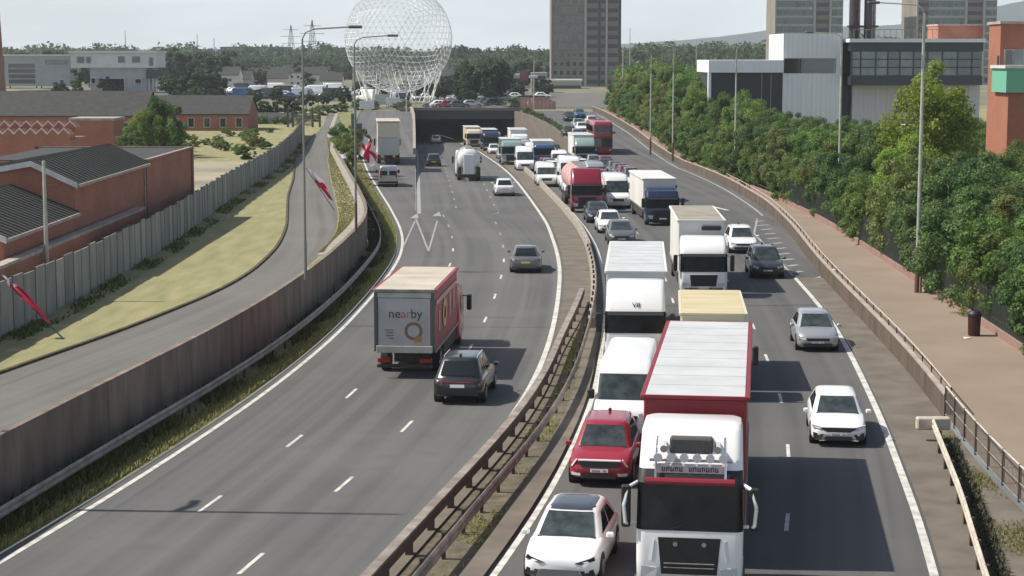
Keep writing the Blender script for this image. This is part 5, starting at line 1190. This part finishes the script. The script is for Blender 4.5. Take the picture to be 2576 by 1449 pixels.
for i in range(34):
    Y_ = 366 + rn2.uniform(0, 95); x = rn2.uniform(1040, 1400) if i % 3 else rn2.uniform(880, 1000); m_ = rn2.choice(pc); kind = 'van' if i % 3 == 0 else 'car'
    if abs(T(x, Y_) - T(1005, 392)) < 12.5 and Y_ < 408: continue
    if (m_, kind) in src:
        c = copy_tree(src[(m_, kind)]); c.location = (T(x, Y_), Y_, 2.63); c.rotation_euler = (0, 0, rn2.uniform(0, 6.28)); c['group'] = 'vehicles beyond the roundabout'
        c['label'] = '%s %s on the roads beyond the roundabout' % ({'p_white': 'white', 'p_silver': 'silver', 'p_dgrey': 'dark grey', 'p_black': 'black', 'p_white2': 'off-white', 'p_blue': 'blue'}[m_], kind)
# petrol canopy, totem, hoarding
pcn = empty('filling_station_canopy', (T(1275, 450), 450, 2.6), 0, 'white flat canopy on posts right of the lattice sphere', 'canopy')
bpart(pcn, 'canopy', M['white_ren'], 1240, 1310, 186, 196, 450, 9); bpart(pcn, 'side_canopy', M['white_ren'], 1331, 1352, 190, 196, 450, 6)
for x in (1252, 1262, 1290, 1300): bpart(pcn, 'post', M['steel'], x, x + 3, 196.3, 243, 450, .3, -3)
tt = empty('red_totem', (T(1316, 440), 440, 2.6), 0, 'dark red sign totem beside the white canopy', 'sign'); bpart(tt, 'post', M['pole_dk'], 1314, 1320, 200, 245, 440, .4, -.1); bpart(tt, 'panel', M['p_maroon'], 1307, 1328, 178, 204, 440, .5)
hd = empty('hoarding', (T(1355, 345), 345, 2.6), 0, 'pink brick-coloured hoarding at the top of the slip road', 'hoarding')
for i in range(9): bpart(hd, 'panel', M['hoarding'], 1308 + i * 10, 1317.4 + i * 10, 243 + (i > 6) * (i - 6) * 5, 276, 345, .2)
bpart(hd, 'top_rail', M['post_brown'], 1306, 1372, 239, 242.6, 345, .3)
ob = empty('grey_office', (T(1355, 500), 500, 2.6), 0, 'narrow grey office block left of the tower block', 'building'); bpart(ob, 'wall', M['grey_ren'], 1336, 1376, 182, 245, 500, 10)
for i in range(3): bpart(ob, 'window', M['glass'], 1340, 1372, 190 + i * 16, 198 + i * 16, 500, .2, .08)
pdm = empty('podium', (T(1420, 560), 560, 2.6), 0, 'pale low podium building at the foot of the tower block', 'building'); bpart(pdm, 'wall', M['tower_lt'], 1375, 1462, 204, 245, 560, 10); bpart(pdm, 'band', M['tower_dk'], 1378, 1460, 214, 222, 560, .2, .1); bpart(pdm, 'roof_edge', M['white_ren'], 1372, 1464, 199, 203.8, 560, 10.5, .4)

# ------------------------------------------------------------------ tower blocks
def tower(label, x0, x1, Y, ztop, secs, fl=2.85, zbase=2.6):
    """secs: (x0, x1, kind) across the front face"""
    root = empty('tower_block', (T((x0 + x1) / 2, Y), Y, zbase), 0, label, 'tower block'); o = root.location
    W_ = T(x1, Y) - T(x0, Y); MB().box((-W_ / 2, .35, 0), (W_ / 2, W_ * .9, ztop - zbase)).build('core', M['tower'], root)
    nf = int((ztop - zbase) / fl)
    for a, b, kind in secs:
        xa, xb = T(a, Y) - o.x, T(b, Y) - o.x; w = xb - xa
        if kind == 'rib': MB().box((xa, -.35, 0), (xb, .36, ztop - zbase)).build('rib', M['tower_lt'], root); continue
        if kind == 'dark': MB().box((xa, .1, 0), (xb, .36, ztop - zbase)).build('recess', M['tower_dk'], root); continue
        MB().box((xa, 0, 0), (xb, .36, ztop - zbase)).build('facade', M['tower_green'] if kind == 'green' else M['tower'], root)
        n = max(1, int(w / 1.9)) if kind != 'band' else 1
        ww, hh = (w / n * .52, 1.35) if kind != 'band' else (w * .9, 1.3)
        wm_ = MB().box((-ww / 2, -.06, 0), (ww / 2, .02, hh)).mesh('window', M['glass'] if kind != 'band' else M['tower_dk'])
        wf_ = MB().box((-ww / 2 - .12, -.04, -.12), (ww / 2 + .12, .01, hh + .12)).mesh('window_frame', M['tower_lt'])
        st_ = MB().box((xa, -.12, -.18), (xb, .01, .18 if kind != 'green' else .55)).mesh('floor_band', M['tower_lt'] if kind == 'green' else M['tower'])
        for f_ in range(min(nf, 16)):
            z_ = f_ * fl + .9
            if kind != 'plain': inst('floor_band', st_, root, (0, 0, z_ - .75))
            for j in range(n):
                xx = xa + w * (j + .5) / n
                if kind == 'win' or kind == 'green':
                    if (f_ * 7 + j * 3) % 4: inst('window_frame', wf_, root, (xx, -.03, z_))
                inst('window', wm_, root, (xx, -.045, z_))
    return root
tower('tall grey tower block rising out of the picture in the middle', 1385, 1560, 600, 52, [(1385, 1388, 'rib'), (1388.2, 1468, 'win'), (1468.2, 1474, 'rib'), (1474.2, 1502, 'band'), (1502.2, 1509, 'dark'), (1509.2, 1521, 'band'), (1521.2, 1526, 'rib'), (1526.2, 1553, 'band'), (1553.2, 1560, 'dark')])
tower('green panelled tower block behind the grey metal-clad hall', 1942, 2112, 640, 56, [(1942, 1946, 'rib'), (1946.2, 2038, 'green'), (2038.2, 2044, 'rib'), (2044.2, 2078, 'band'), (2078.2, 2083, 'rib'), (2083.2, 2112, 'green')])
tower('green and brown tower block behind the glazed building', 2295, 2495, 640, 56, [(2295, 2299, 'rib'), (2299.2, 2324, 'band'), (2324.2, 2415, 'green'), (2415.2, 2421, 'rib'), (2421.2, 2460, 'band'), (2460.2, 2466, 'rib'), (2466.2, 2495, 'green')])

# ------------------------------------------------------------------ grey complex on the right
Yg = 230
gh = empty('grey_hall', (T(1945, Yg), Yg, 2.5), 0, 'grey metal-clad hall with dark ribbon window behind the trees', 'building')
bpart(gh, 'low_hall', M['clad_dark'], 1786, 1964.5, 182, 300, Yg, 13); bpart(gh, 'fascia', M['clad'], 1778, 1964.5, 151, 181.8, Yg, 14, .8); bpart(gh, 'corner_post', M['clad'], 1778, 1785, 182, 300, Yg, .5, .5)
o = gh.location
for i in range(12):                                     # vertical cladding panels
    a = 1965 + i * 12.1
    if a < 2092: 
        bpart(gh, 'cladding_panel', M['clad'], a, a + 11.8, 85, 146.5, Yg, .4); bpart(gh, 'cladding_panel', M['clad'], a, a + 11.8, 184, 320, Yg, .4)
    else: bpart(gh, 'cladding_panel', M['clad'], a, a + 11.8, 85, 320, Yg, .4)
bpart(gh, 'core', M['clad'], 1965.3, 2109.5, 85.5, 320, Yg + .42, 13)
bpart(gh, 'ribbon_window', M['glass'], 1968, 2093, 147, 183.5, Yg, .2, -.15); bpart(gh, 'side_wall', M['clad_dark'], 2110.5, 2134, 100, 320, Yg + 2, 10)
for x in (1912, 1935, 2008): bpart(gh, 'mullion', M['grey_ren'], x, x + 1.2, 147 if x > 1965 else 182, 183 if x > 1965 else 300, Yg, .1, .06 if x < 1965 else -.1)
gz = empty('glazed_building', (T(2300, Yg), Yg, 2.5), 0, 'glazed navy-framed upper floor cantilevered over a lilac wall', 'building')
bpart(gz, 'roof_edge', M['clad'], 2128, 2468, 98, 107, Yg - 2, 14, .5)
bpart(gz, 'frame_top', M['navy'], 2134, 2464, 107.2, 129, Yg - 2, 12); bpart(gz, 'frame_bottom', M['navy'], 2134, 2464, 190, 213, Yg - 2, 12)
bpart(gz, 'glazing_core', M['clad_dark'], 2140, 2458, 129.2, 189.8, Yg - 1, 10)
xs_ = [2136, 2158, 2196, 2226, 2256, 2290, 2325, 2362, 2400, 2436, 2462]
for a, b in zip(xs_[:-1], xs_[1:]):
    for y0_, y1_ in ((130, 148), (150, 168), (170, 189)): bpart(gz, 'pane', M['glass_b'] if (int(a) // 7) % 3 else M['glass'], a + 2.5, b - .6, y0_, y1_, Yg - 2, .1, -.3)
    bpart(gz, 'mullion', M['navy'], a - .6, a + 2.4, 129.2, 189.8, Yg - 2, .5)
for i in range(11): bpart(gz, 'lower_wall', M['clad_lilac'], 2140 + i * 29, 2168.6 + i * 29, 213.2, 340, Yg + 1, 9)
bpart(gz, 'plant_room', M['brick'], 2350, 2462, 66, 97.5, Yg + 3, 6); bpart(gz, 'plant_edge', M['coping'], 2348, 2464, 62, 65.8, Yg + 3, 6.2, .1)
for i in range(14): bpart(gz, 'roof_post', M['steel'], 2140 + i * 15, 2141.2 + i * 15, 76, 97.8, Yg - 1.5, .08)
bpart(gz, 'roof_rail', M['steel'], 2138, 2352, 74.5, 76, Yg - 1.5, .08)
fs = empty('flue_stacks', (T(2165, 246), 246, 9), 0, 'pair of dark steel flue stacks above the grey hall', 'chimney'); o = fs.location
for x, r_ in ((2139, .62), (2175, .55)): MB().tube((T(x, 246) - o.x, 0, 0), (T(x, 246) - o.x, 0, 16), r_, r_, 14).build('flue', M['chassis'] if x < 2150 else M['clad_dark'], fs, 40)
for x in (2153, 2192): MB().tube((T(x, 246) - o.x, .6, 0), (T(x, 246) - o.x, .6, 16), .22, .22, 10).build('pipe', M['steel'], fs, 40)
for z_ in (2.5, 7.2, 12): MB().box((T(2125, 246) - o.x, -.75, z_), (T(2198, 246) - o.x, .75, z_ + .25)).build('platform', M['chassis'], fs)
# orange brick building with green box bay at the right edge
Yo = 150; k_ = FPX / Yo
ob_ = empty('orange_brick_building', (T(2560, Yo), Yo, 1.5), 0, 'orange brick building with a green clad bay at the right edge', 'building')
bpart(ob_, 'wall', M['brick_orange'], 2506, 2760, 62, 430, Yo, 3.6); bpart(ob_, 'parapet', M['coping'], 2502, 2765, 55, 61.8, Yo, 3.9, .3)
f_ = bpart(ob_, 'window', M['coping'], 2516, 2568, 124, 168, Yo, .1, .06); bpart(ob_, 'pane', M['glass'], 2520, 2536, 127, 166, Yo, .1, .1, f_); bpart(ob_, 'pane', M['glass_b'], 2539, 2564, 127, 166, Yo, .1, .1, f_)
bpart(ob_, 'bay', M['brick_orange'], 2530, 2760, 232, 430, Yo - 4, 4.02); bpart(ob_, 'green_cladding', M['green_clad'], 2524, 2760, 172, 231.8, Yo - 4.4, 4.42); bpart(ob_, 'bay_roof', M['barge'], 2520, 2760, 164, 171.8, Yo - 4.6, 4.62)
MB().path([(T(2500, Yo) - ob_.location.x, -.2, 0), (T(2500, Yo) - ob_.location.x, -.2, 11)], .09, 6).build('downpipe', M['navy'], ob_)
gw = empty('wall_kiosk', at(2296, 300, 140) + Vector((0, 0, -3)), 0, 'small pale box-shaped kiosk half hidden in the hedge', 'kiosk'); MB().cbox((-.8, 0, 0), (.8, 1.2, 2.6), .05).build('shell', M['clad_lilac'], gw); MB().box((-.7, -.03, .2), (.7, .03, .9)).build('door', M['glass'], gw)

# ------------------------------------------------------------------ lattice sphere (plain geodesic ball on splayed legs)
sp_ = empty('lattice_sphere', (T(1005, 392), 392, 2.6), 0, 'huge white lattice sphere on slanting legs above the roundabout', 'sculpture')
Rs, cz = 11.3, 13.4
def strut(mb, a, b, r):
    a, b = Vector(a), Vector(b); d = (b - a).normalized(); u = d.orthogonal().normalized() * r; w = d.cross(u)
    A = [a + u, a - u * .5 + w * .87, a - u * .5 - w * .87]; B = [q + (b - a) for q in A]
    mb.add(A + B, [(0, 1, 4, 3), (1, 2, 5, 4), (2, 0, 3, 5)])
mb = MB()
bm2 = bmesh.new(); bmesh.ops.create_icosphere(bm2, subdivisions=1, radius=1); bmesh.ops.subdivide_edges(bm2, edges=bm2.edges[:], cuts=9, use_grid_fill=True)
for v in bm2.verts: v.co.normalize()
for e in bm2.edges:
    a, b = [v.co * Rs + Vector((0, 0, cz)) for v in e.verts]; strut(mb, a, b, .030)
mb.build('lattice', M['lattice'], sp_); bm2.free()
for i in range(26):
    a = i * 2 * math.pi / 26; t_ = .55 if i % 2 else .95
    top = Vector((Rs * .80 * math.cos(a), Rs * .80 * math.sin(a), cz - Rs * .60)); bot = Vector((Rs * .62 * math.cos(a + (.25 if i % 2 else -.25)), Rs * .62 * math.sin(a + (.25 if i % 2 else -.25)), 0))
    MB().tube(bot, top, .10, .07, 5).build('leg', M['lattice'], sp_)

# ------------------------------------------------------------------ lamp posts, masts, pylons
def lamp(label, X, Y, z, H, arm, ang=0, m='pole', lean=0, base=True, group='street lamps', k=1.0):
    r = empty('street_lamp', (X, Y, z), ang, label, 'street lamp', group); r.rotation_euler = (0, lean, ang)
    MB().tube((0, 0, 0), (0, 0, H * .16), .13 * k, .12 * k, 8).build('base_section', M['pole_rust'] if base else M[m], r, 40)
    MB().tube((0, 0, H * .1), (0, 0, H - .5), .105 * k, .07 * k, 8).build('column', M[m], r, 40)
    if arm:
        s = 1 if arm > 0 else -1
        MB().path([(0, 0, H - .5), (s * .15, 0, H - .2), (s * .5, 0, H - .05), (arm, 0, H + .05)], .035, 6).build('arm', M[m], r)
        MB().cbox((arm - .1 if s > 0 else arm - .55, -.13, H - .02), (arm + .55 if s > 0 else arm + .1, .13, H + .12), .05).build('lantern', M['pole_dk'], r)
    return r
for x, y, H, a, lb in ((2306, 736, 15, -2.4, 'street lamp on the footpath nearest the camera'), (2108, 556, 14, -2.2, 'street lamp on the footpath, second from the camera'), (1848, 456, 13.5, -2.2, 'street lamp on the footpath, third from the camera'),
                       (1692, 406, 14, -2.2, 'street lamp on the footpath, fourth from the camera'), (1636, 390, 13.2, -2, 'street lamp on the footpath, fifth from the camera')):
    p = G(x, y, None, zs, .16); lamp(lb, p.x, p.y, p.z, H, a)
p = G(769, 704, None, zl); lamp('tall grey street lamp standing on the service road by the retaining wall', p.x, p.y, p.z, 11.6, 2.2, 0, 'pole_mid', 0, False, k=.58)
lp = G(896, 588, None, zl); lamp('grey street lamp behind the wall bend carrying a flag', lp.x, lp.y, lp.z, 11.4, 2.0, 0, 'pole_mid', 0, True, k=.65)
lamp('thin grey lamp post between the panel fence and the workshops', -19.75, 78, 2, 6.6, 0, 0, 'pole', 0, False)
for x, Y_, H, lb in ((1024, 318, 10, 'thin lamp post in front of the underpass deck'), (1343, 345, 10, 'lamp post at the top of the slip road ramp'), (1582, 380, 16, 'pale mast behind the trees right of the tower block'), (1748, 420, 14, 'thin pale mast behind the grey hall'), (1565, 330, 12, 'lamp post at the foot of the tower block'), (765, 300, 12, 'lamp post beside the distant end of the service road'), (1108, 420, 9, 'lamp post on the roundabout right of the lattice sphere')):
    lamp(lb, T(x, Y_), Y_, 2.6 if Y_ > 333 else zo(Y_), H, 0, 0, 'pole', 0, False)
for x, Y_, lb in ((930, 470, 'double-armed lamp left of the lattice sphere'), (1080, 470, 'double-armed lamp right of the lattice sphere centre')):
    r = lamp(lb, T(x, Y_), Y_, 2.6, 11, 2.5, 0, 'pole', 0, False); MB().path([(0, 0, 10.9), (-2.6, 0, 11)], .05, 5).build('arm', M['pole'], r)
mst = lamp('lamp mast off to the left whose shadow crosses the carriageway', -16.6, 50.3, 2, 14.6, 0, 0, 'pole', 0, False)
MB().path([(0, 0, 6.7), (.1, .7, 7.0), (.1, 1.3, 7.0)], .12, 6).build('bracket', M['pole'], mst)
def pylon(label, x, Y, ytop):
    H = CH - (ytop - 140) / FPX * Y - 2.6; r = empty('pylon', (T(x, Y), Y, 2.6), .5, label, 'pylon', 'electricity pylons'); w = H * .13
    mb = MB()
    lv = [(0, w), (H * .3, w * .62), (H * .55, w * .38), (H * .75, w * .25), (H, .1)]
    for (z0, w0), (z1, w1) in zip(lv[:-1], lv[1:]):
        for sx, sy in ((1, 1), (1, -1), (-1, 1), (-1, -1)): mb.tube((sx * w0, sy * w0, z0), (sx * w1, sy * w1, z1), .16, .14, 4)
        for s in (1, -1): mb.tube((-w0, s * w0, z0), (w1, s * w1, z1), .09, .09, 4); mb.tube((w0, s * w0, z0), (-w1, s * w1, z1), .09, .09, 4)
    mb.build('tower', M['steel'], r)
    for z_, l in ((H * .62, w * 1.5), (H * .76, w * 1.8), (H * .9, w * 1.3)): MB().tube((-l, 0, z_), (l, 0, z_), .16, .16, 4).build('cross_arm', M['steel'], r)
pylon('electricity pylon, the taller of two against the sky', 790, 900, 52); pylon('electricity pylon, the fainter left one of two against the sky', 737, 1050, 64)
for x, yt, lb in ((324, 76, 'dark mast above the white modern building'), (503, 88, 'thin mast on the skyline left of the blue warehouse'), (545, 96, 'short mast above the blue warehouse')):
    r = empty('mast', (T(x, 700), 700, 2.6), 0, lb, 'mast'); MB().tube((0, 0, 0), (0, 0, CH - (yt - 140) / FPX * 700 - 2.6), .22, .10, 6).build('shaft', M['pole_dk'], r)
sg = empty('sign_column', (T(893, 186), 186, zo(186)), R(10), 'slim green sign column beside the slip road', 'sign')
MB().cbox((-.35, -.12, 1.2), (.0, .12, 6.6), .03).build('panel', mat('sign_green', (.05, .13, .11), .6, col2=(.1, .16, .14), scale=1), sg); MB().tube((.15, 0, -.3), (.15, 0, 7), .07, .07, 6).build('post', M['pole'], sg); MB().cbox((.22, -.1, 3.4), (.75, .1, 5.6), .03).build('sign_back', M['pole_dk'], sg)

# ------------------------------------------------------------------ flags on leaning poles, bin, bollard
def cloth(pts_fn, nu=12, nv=6):
    return [[pts_fn(u / nu, v / nv) for u in range(nu + 1)] for v in range(nv + 1)]
def flag(label, base, top, flen, fh, furl, cross=True, pole_m='steel', start=.95):
    r = empty('flag', base, 0, label, 'flag', 'flags on leaning poles'); b = Vector((0, 0, 0)); t = Vector(top) - Vector(base); d = t.normalized()
    MB().tube(b, t, .03, .022, 6).build('pole', M[pole_m], r)
    side = Vector((1, .1, -.35)).normalized() * (1 - furl) + Vector((.15, .05, -1)).normalized() * furl
    def P(u, v): 
        q = t * start - d * (fh * v) + side * (flen * u); q += Vector((.10 * math.sin(u * 6 + v * 4), .2 * math.sin(u * 9 + v * 2.2), .10 * math.sin(u * 7 + v * 6))) * (.2 + u); return q
    nu, nv = 14, 10; fields = {'white': MB(), 'red': MB()}
    for i in range(nu):
        for j in range(nv):
            u, v = (i + .5) / nu, (j + .5) / nv
            red = (abs(u - .5) < .11 or abs(v - .5) < .13) if cross else (u > .12 and v > .12)
            fields['red' if red else 'white'].quad(P(i / nu, j / nv), P((i + 1) / nu, j / nv), P((i + 1) / nu, (j + 1) / nv), P(i / nu, (j + 1) / nv))
    for k_, m_ in (('white', 'cloth_w'), ('red', 'cloth_r')): fields[k_].build('%s_cloth' % k_, M[m_], r, 80)
base = G(165, 858, 2.05); flag('dark red flag wrapped round a leaning pole at the left edge', base, base + Vector((-3.6, .3, 3.7)), .75, 1.9, .35, False, 'pole_dk', .66)
base = G(843, 532, 2.15); flag('red and white flag on a leaning pole over the service road', base, base + Vector((-1.95, .3, 2.9)), .8, 2.3, .15, True, 'pole_dk', .98)
pt = lp + Vector((.1, -.05, 4.2)); flag('white flag with red cross hung from the lamp post by the wall bend', pt, pt + Vector((.55, -.3, 1.9)), 1.25, 1.1, .45, True, 'steel', .8)
p = G(2450, 842, .2); bn = empty('litter_bin', (p.x, p.y, .17), 0, 'near-black dark red litter bin on the tan footpath by the hedge', 'litter bin')
MB().loft([[(r_ * math.cos(2 * math.pi * i / 14), r_ * math.sin(2 * math.pi * i / 14), z_) for i in range(14)] for z_, r_ in ((0, .24), (.05, .27), (.85, .29))]).build('body', M['bin_red'], bn, 40)
MB().loft([[(r_ * math.cos(2 * math.pi * i / 14), r_ * math.sin(2 * math.pi * i / 14), z_) for i in range(14)] for z_, r_ in ((.86, .31), (.98, .31), (1.1, .2), (1.12, .05))]).build('lid', M['black'], bn, 40)
p = G(2316, 735, .2); r = empty('bollard', (p.x, p.y, .16), 0, 'thin brown bollard beside the nearest footpath lamp', 'bollard'); MB().tube((0, 0, 0), (0, 0, .95), .06, .06, 8).build('post', M['pole_rust'], r); MB().tube((0, 0, .95), (0, 0, 1.0), .07, .04, 8).build('cap', M['pole_rust'], r)
for x, y in ((2425, 852), (2095, 680)):
    p = G(x, y, .17); MB().quad(p, p + Vector((.3, .05, .03)), p + Vector((.33, .3, .01)), p + Vector((.05, .33, .04))).build('litter', M['plate_w'])
for o_, lb in zip([o for o in bpy.data.objects if o.name.startswith('litter') and o.type == 'MESH' and not o.parent and 'bin' not in o.name], ('scrap of white litter beside the bin', 'scrap of white litter beside the parapet wall')): tag(o_, lb, 'litter')

for x, y0_, y1_, Y_, m_, lb in ((925, 252, 292, 330, 'p_white2', 'white sign board standing left of the underpass deck'), (962, 236, 262, 352, 'p_silver', 'lilac grey sign board at the foot of the lattice sphere'), (990, 244, 262, 350, 'p_white2', 'small pale sign board near the lattice sphere legs')):
    r = empty('sign_board', (T(x, Y_), Y_, 2.6), R(5), lb, 'sign'); zt_, zb_ = CH - (y0_ - 140) / FPX * Y_ - 2.6, CH - (y1_ - 140) / FPX * Y_ - 2.6
    MB().cbox((-1.3, -.05, max(zb_, .5)), (1.3, .05, zt_), .02).build('board', M[m_], r)
    for s_ in (-1, 1): MB().tube((s_ * .9, .1, -.2), (s_ * .9, .1, zt_ - .2), .06, .06, 6).build('post', M['pole_dk'], r)
for x, Y_, s_ in ((905, 340, .8), (940, 342, .7), (1000, 341, .6), (1020, 346, .7), (1290, 350, .8), (1302, 356, .7), (860, 330, .7), (842, 322, .6), (815, 310, .7)):
    tree('shrub', 'low shrub on the edge of the roundabout %s of the deck' % ('left' if x < 1100 else 'right'), 'shrub', 'shrubs round the roundabout', rn.choice(SH), T(x, Y_), Y_, 2.6 if Y_ > 333 else zl(Y_), s_, .6)
gt = empty('steel_gate', (T(760, 262), 262, zl(262)), 0, 'grey steel gate and posts where the service road ends', 'gate')
for x in (-1.9, -1.2, 1.6, 2.6): MB().box((x - .15, -.15, 0), (x + .15, .15, 2.6)).build('post', M['pole_dk'], gt)
for i in range(18): MB().box((-1.0 + i * .14, -.02, .15), (-.94 + i * .14, .02, 2.0)).build('bar', M['steel'], gt)
for z_ in (.3, 1.9): MB().box((-1.05, .021, z_), (1.45, .06, z_ + .08)).build('rail', M['steel'], gt)
cw = empty('yard_wall', (T(690, 275), 275, zl(275)), 0, 'low grey wall below the three small round trees', 'wall'); MB().box((-2.4, 0, 0), (2.6, .3, 1.5)).build('wall', M['grey_ren'], cw); MB().box((-2.45, -.04, 1.501), (2.65, .34, 1.62)).build('coping', M['coping'], cw)
for i in range(14):
    x = rn.uniform(640, 800); Y_ = rn.uniform(262, 326); tree('shrub', 'scrubby bush on waste ground beyond the service road', 'shrub', 'bushes on the waste ground', rn.choice(SH), T(x, Y_), Y_, zl(Y_), rn.uniform(.35, .65), .6)
for i in range(12):
    x = rn.uniform(480, 720); Y_ = rn.uniform(190, 245); tree('shrub', 'low scrub at the back of the derelict yard', 'shrub', 'scrub behind the derelict yard', rn.choice(SH), T(x, Y_), Y_, zl(Y_), rn.uniform(.25, .45), .5)

for i in range(18):
    Y_ = 258 + i * 4; tree('shrub', 'low shrub in the planted strip along the slip road wall', 'shrub', 'shrubs along the slip road wall', rn.choice(SH), fGR(Y_) + .85, Y_, zs(Y_), rn.uniform(.22, .36), .8)
for i in range(26):
    x = rn.uniform(290, 640); Y_ = rn.uniform(182, 226); tree('shrub', 'weedy bush along the back of the derelict yard by the terrace', 'shrub', 'bushes by the terrace', rn.choice(SH), T(x, Y_), Y_, zl(Y_), rn.uniform(.25, .6), .6)
# ------------------------------------------------------------------ hills and air
def hills(name, prof, Y, depth, m):
    v = []; f = []; rg = np.random.default_rng(5)
    xs = np.linspace(prof[0][0], prof[-1][0], 90); ys = np.interp(xs, [p[0] for p in prof], [p[1] for p in prof])
    ys = ys + np.convolve(rg.normal(size=90) * 2.2, np.ones(5) / 5, 'same')
    for x, y in zip(xs, ys):
        zt = CH + (140 - y) / FPX * Y
        v += [(T(x, Y - depth), Y - depth, 0), (T(x, Y - depth * .5), Y - depth * .5, max(2, zt * .45)), (T(x, Y), Y, max(3, zt)), (T(x, Y), Y + depth, 0)]
    for i in range(89):
        for j in range(3): f.append((i * 4 + j, i * 4 + j + 1, i * 4 + j + 5, i * 4 + j + 4))
    me = bpy.data.meshes.new(name); me.from_pydata(v, [], f); me.materials.append(m); me.polygons.foreach_set('use_smooth', [True] * len(f))
    tag(link(bpy.data.objects.new(name, me)), kind='structure')
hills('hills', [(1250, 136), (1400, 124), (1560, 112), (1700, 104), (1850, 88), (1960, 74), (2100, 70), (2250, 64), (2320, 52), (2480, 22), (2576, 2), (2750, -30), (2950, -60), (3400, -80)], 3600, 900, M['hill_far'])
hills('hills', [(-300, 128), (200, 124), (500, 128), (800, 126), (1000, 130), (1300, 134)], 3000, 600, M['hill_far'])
HAZE = True
if HAZE:
    hz = MB().box((-2500, -60, -9), (2500, 5200, 215)).build('haze', mat('haze_tmp', (1, 1, 1)))
    hm_ = bpy.data.materials.new('haze'); hm_.use_nodes = True; n_ = hm_.node_tree.nodes; n_.clear()
    oo = n_.new('ShaderNodeOutputMaterial'); vv = n_.new('ShaderNodeVolumePrincipled'); vv.inputs['Color'].default_value = (.86, .93, 1, 1); vv.inputs['Density'].default_value = .00016
    vv.inputs['Anisotropy'].default_value = .2
    hm_.node_tree.links.new(vv.outputs[0], oo.inputs['Volume']); hz.data.materials.clear(); hz.data.materials.append(hm_); tag(hz, kind='stuff')

# tell look-alikes apart by their order across the picture
ORD = ['first', 'second', 'third', 'fourth', 'fifth', 'sixth', 'seventh', 'eighth', 'ninth', 'tenth', 'eleventh', 'twelfth', 'thirteenth', 'fourteenth', 'fifteenth', 'sixteenth', 'seventeenth', 'eighteenth', 'nineteenth', 'twentieth']
same = {}
for o in COL.objects:
    if not o.parent and o.get('label') and not o.get('kind'): same.setdefault(o['label'], []).append(o)
for lb, os_ in same.items():
    if 1 < len(os_) <= 20 and len(lb.split()) <= 12:
        for i, o in enumerate(sorted(os_, key=lambda o: o.location.x / max(o.location.y, 1))): o['label'] = '%s, %s from the left' % (lb, ORD[i])
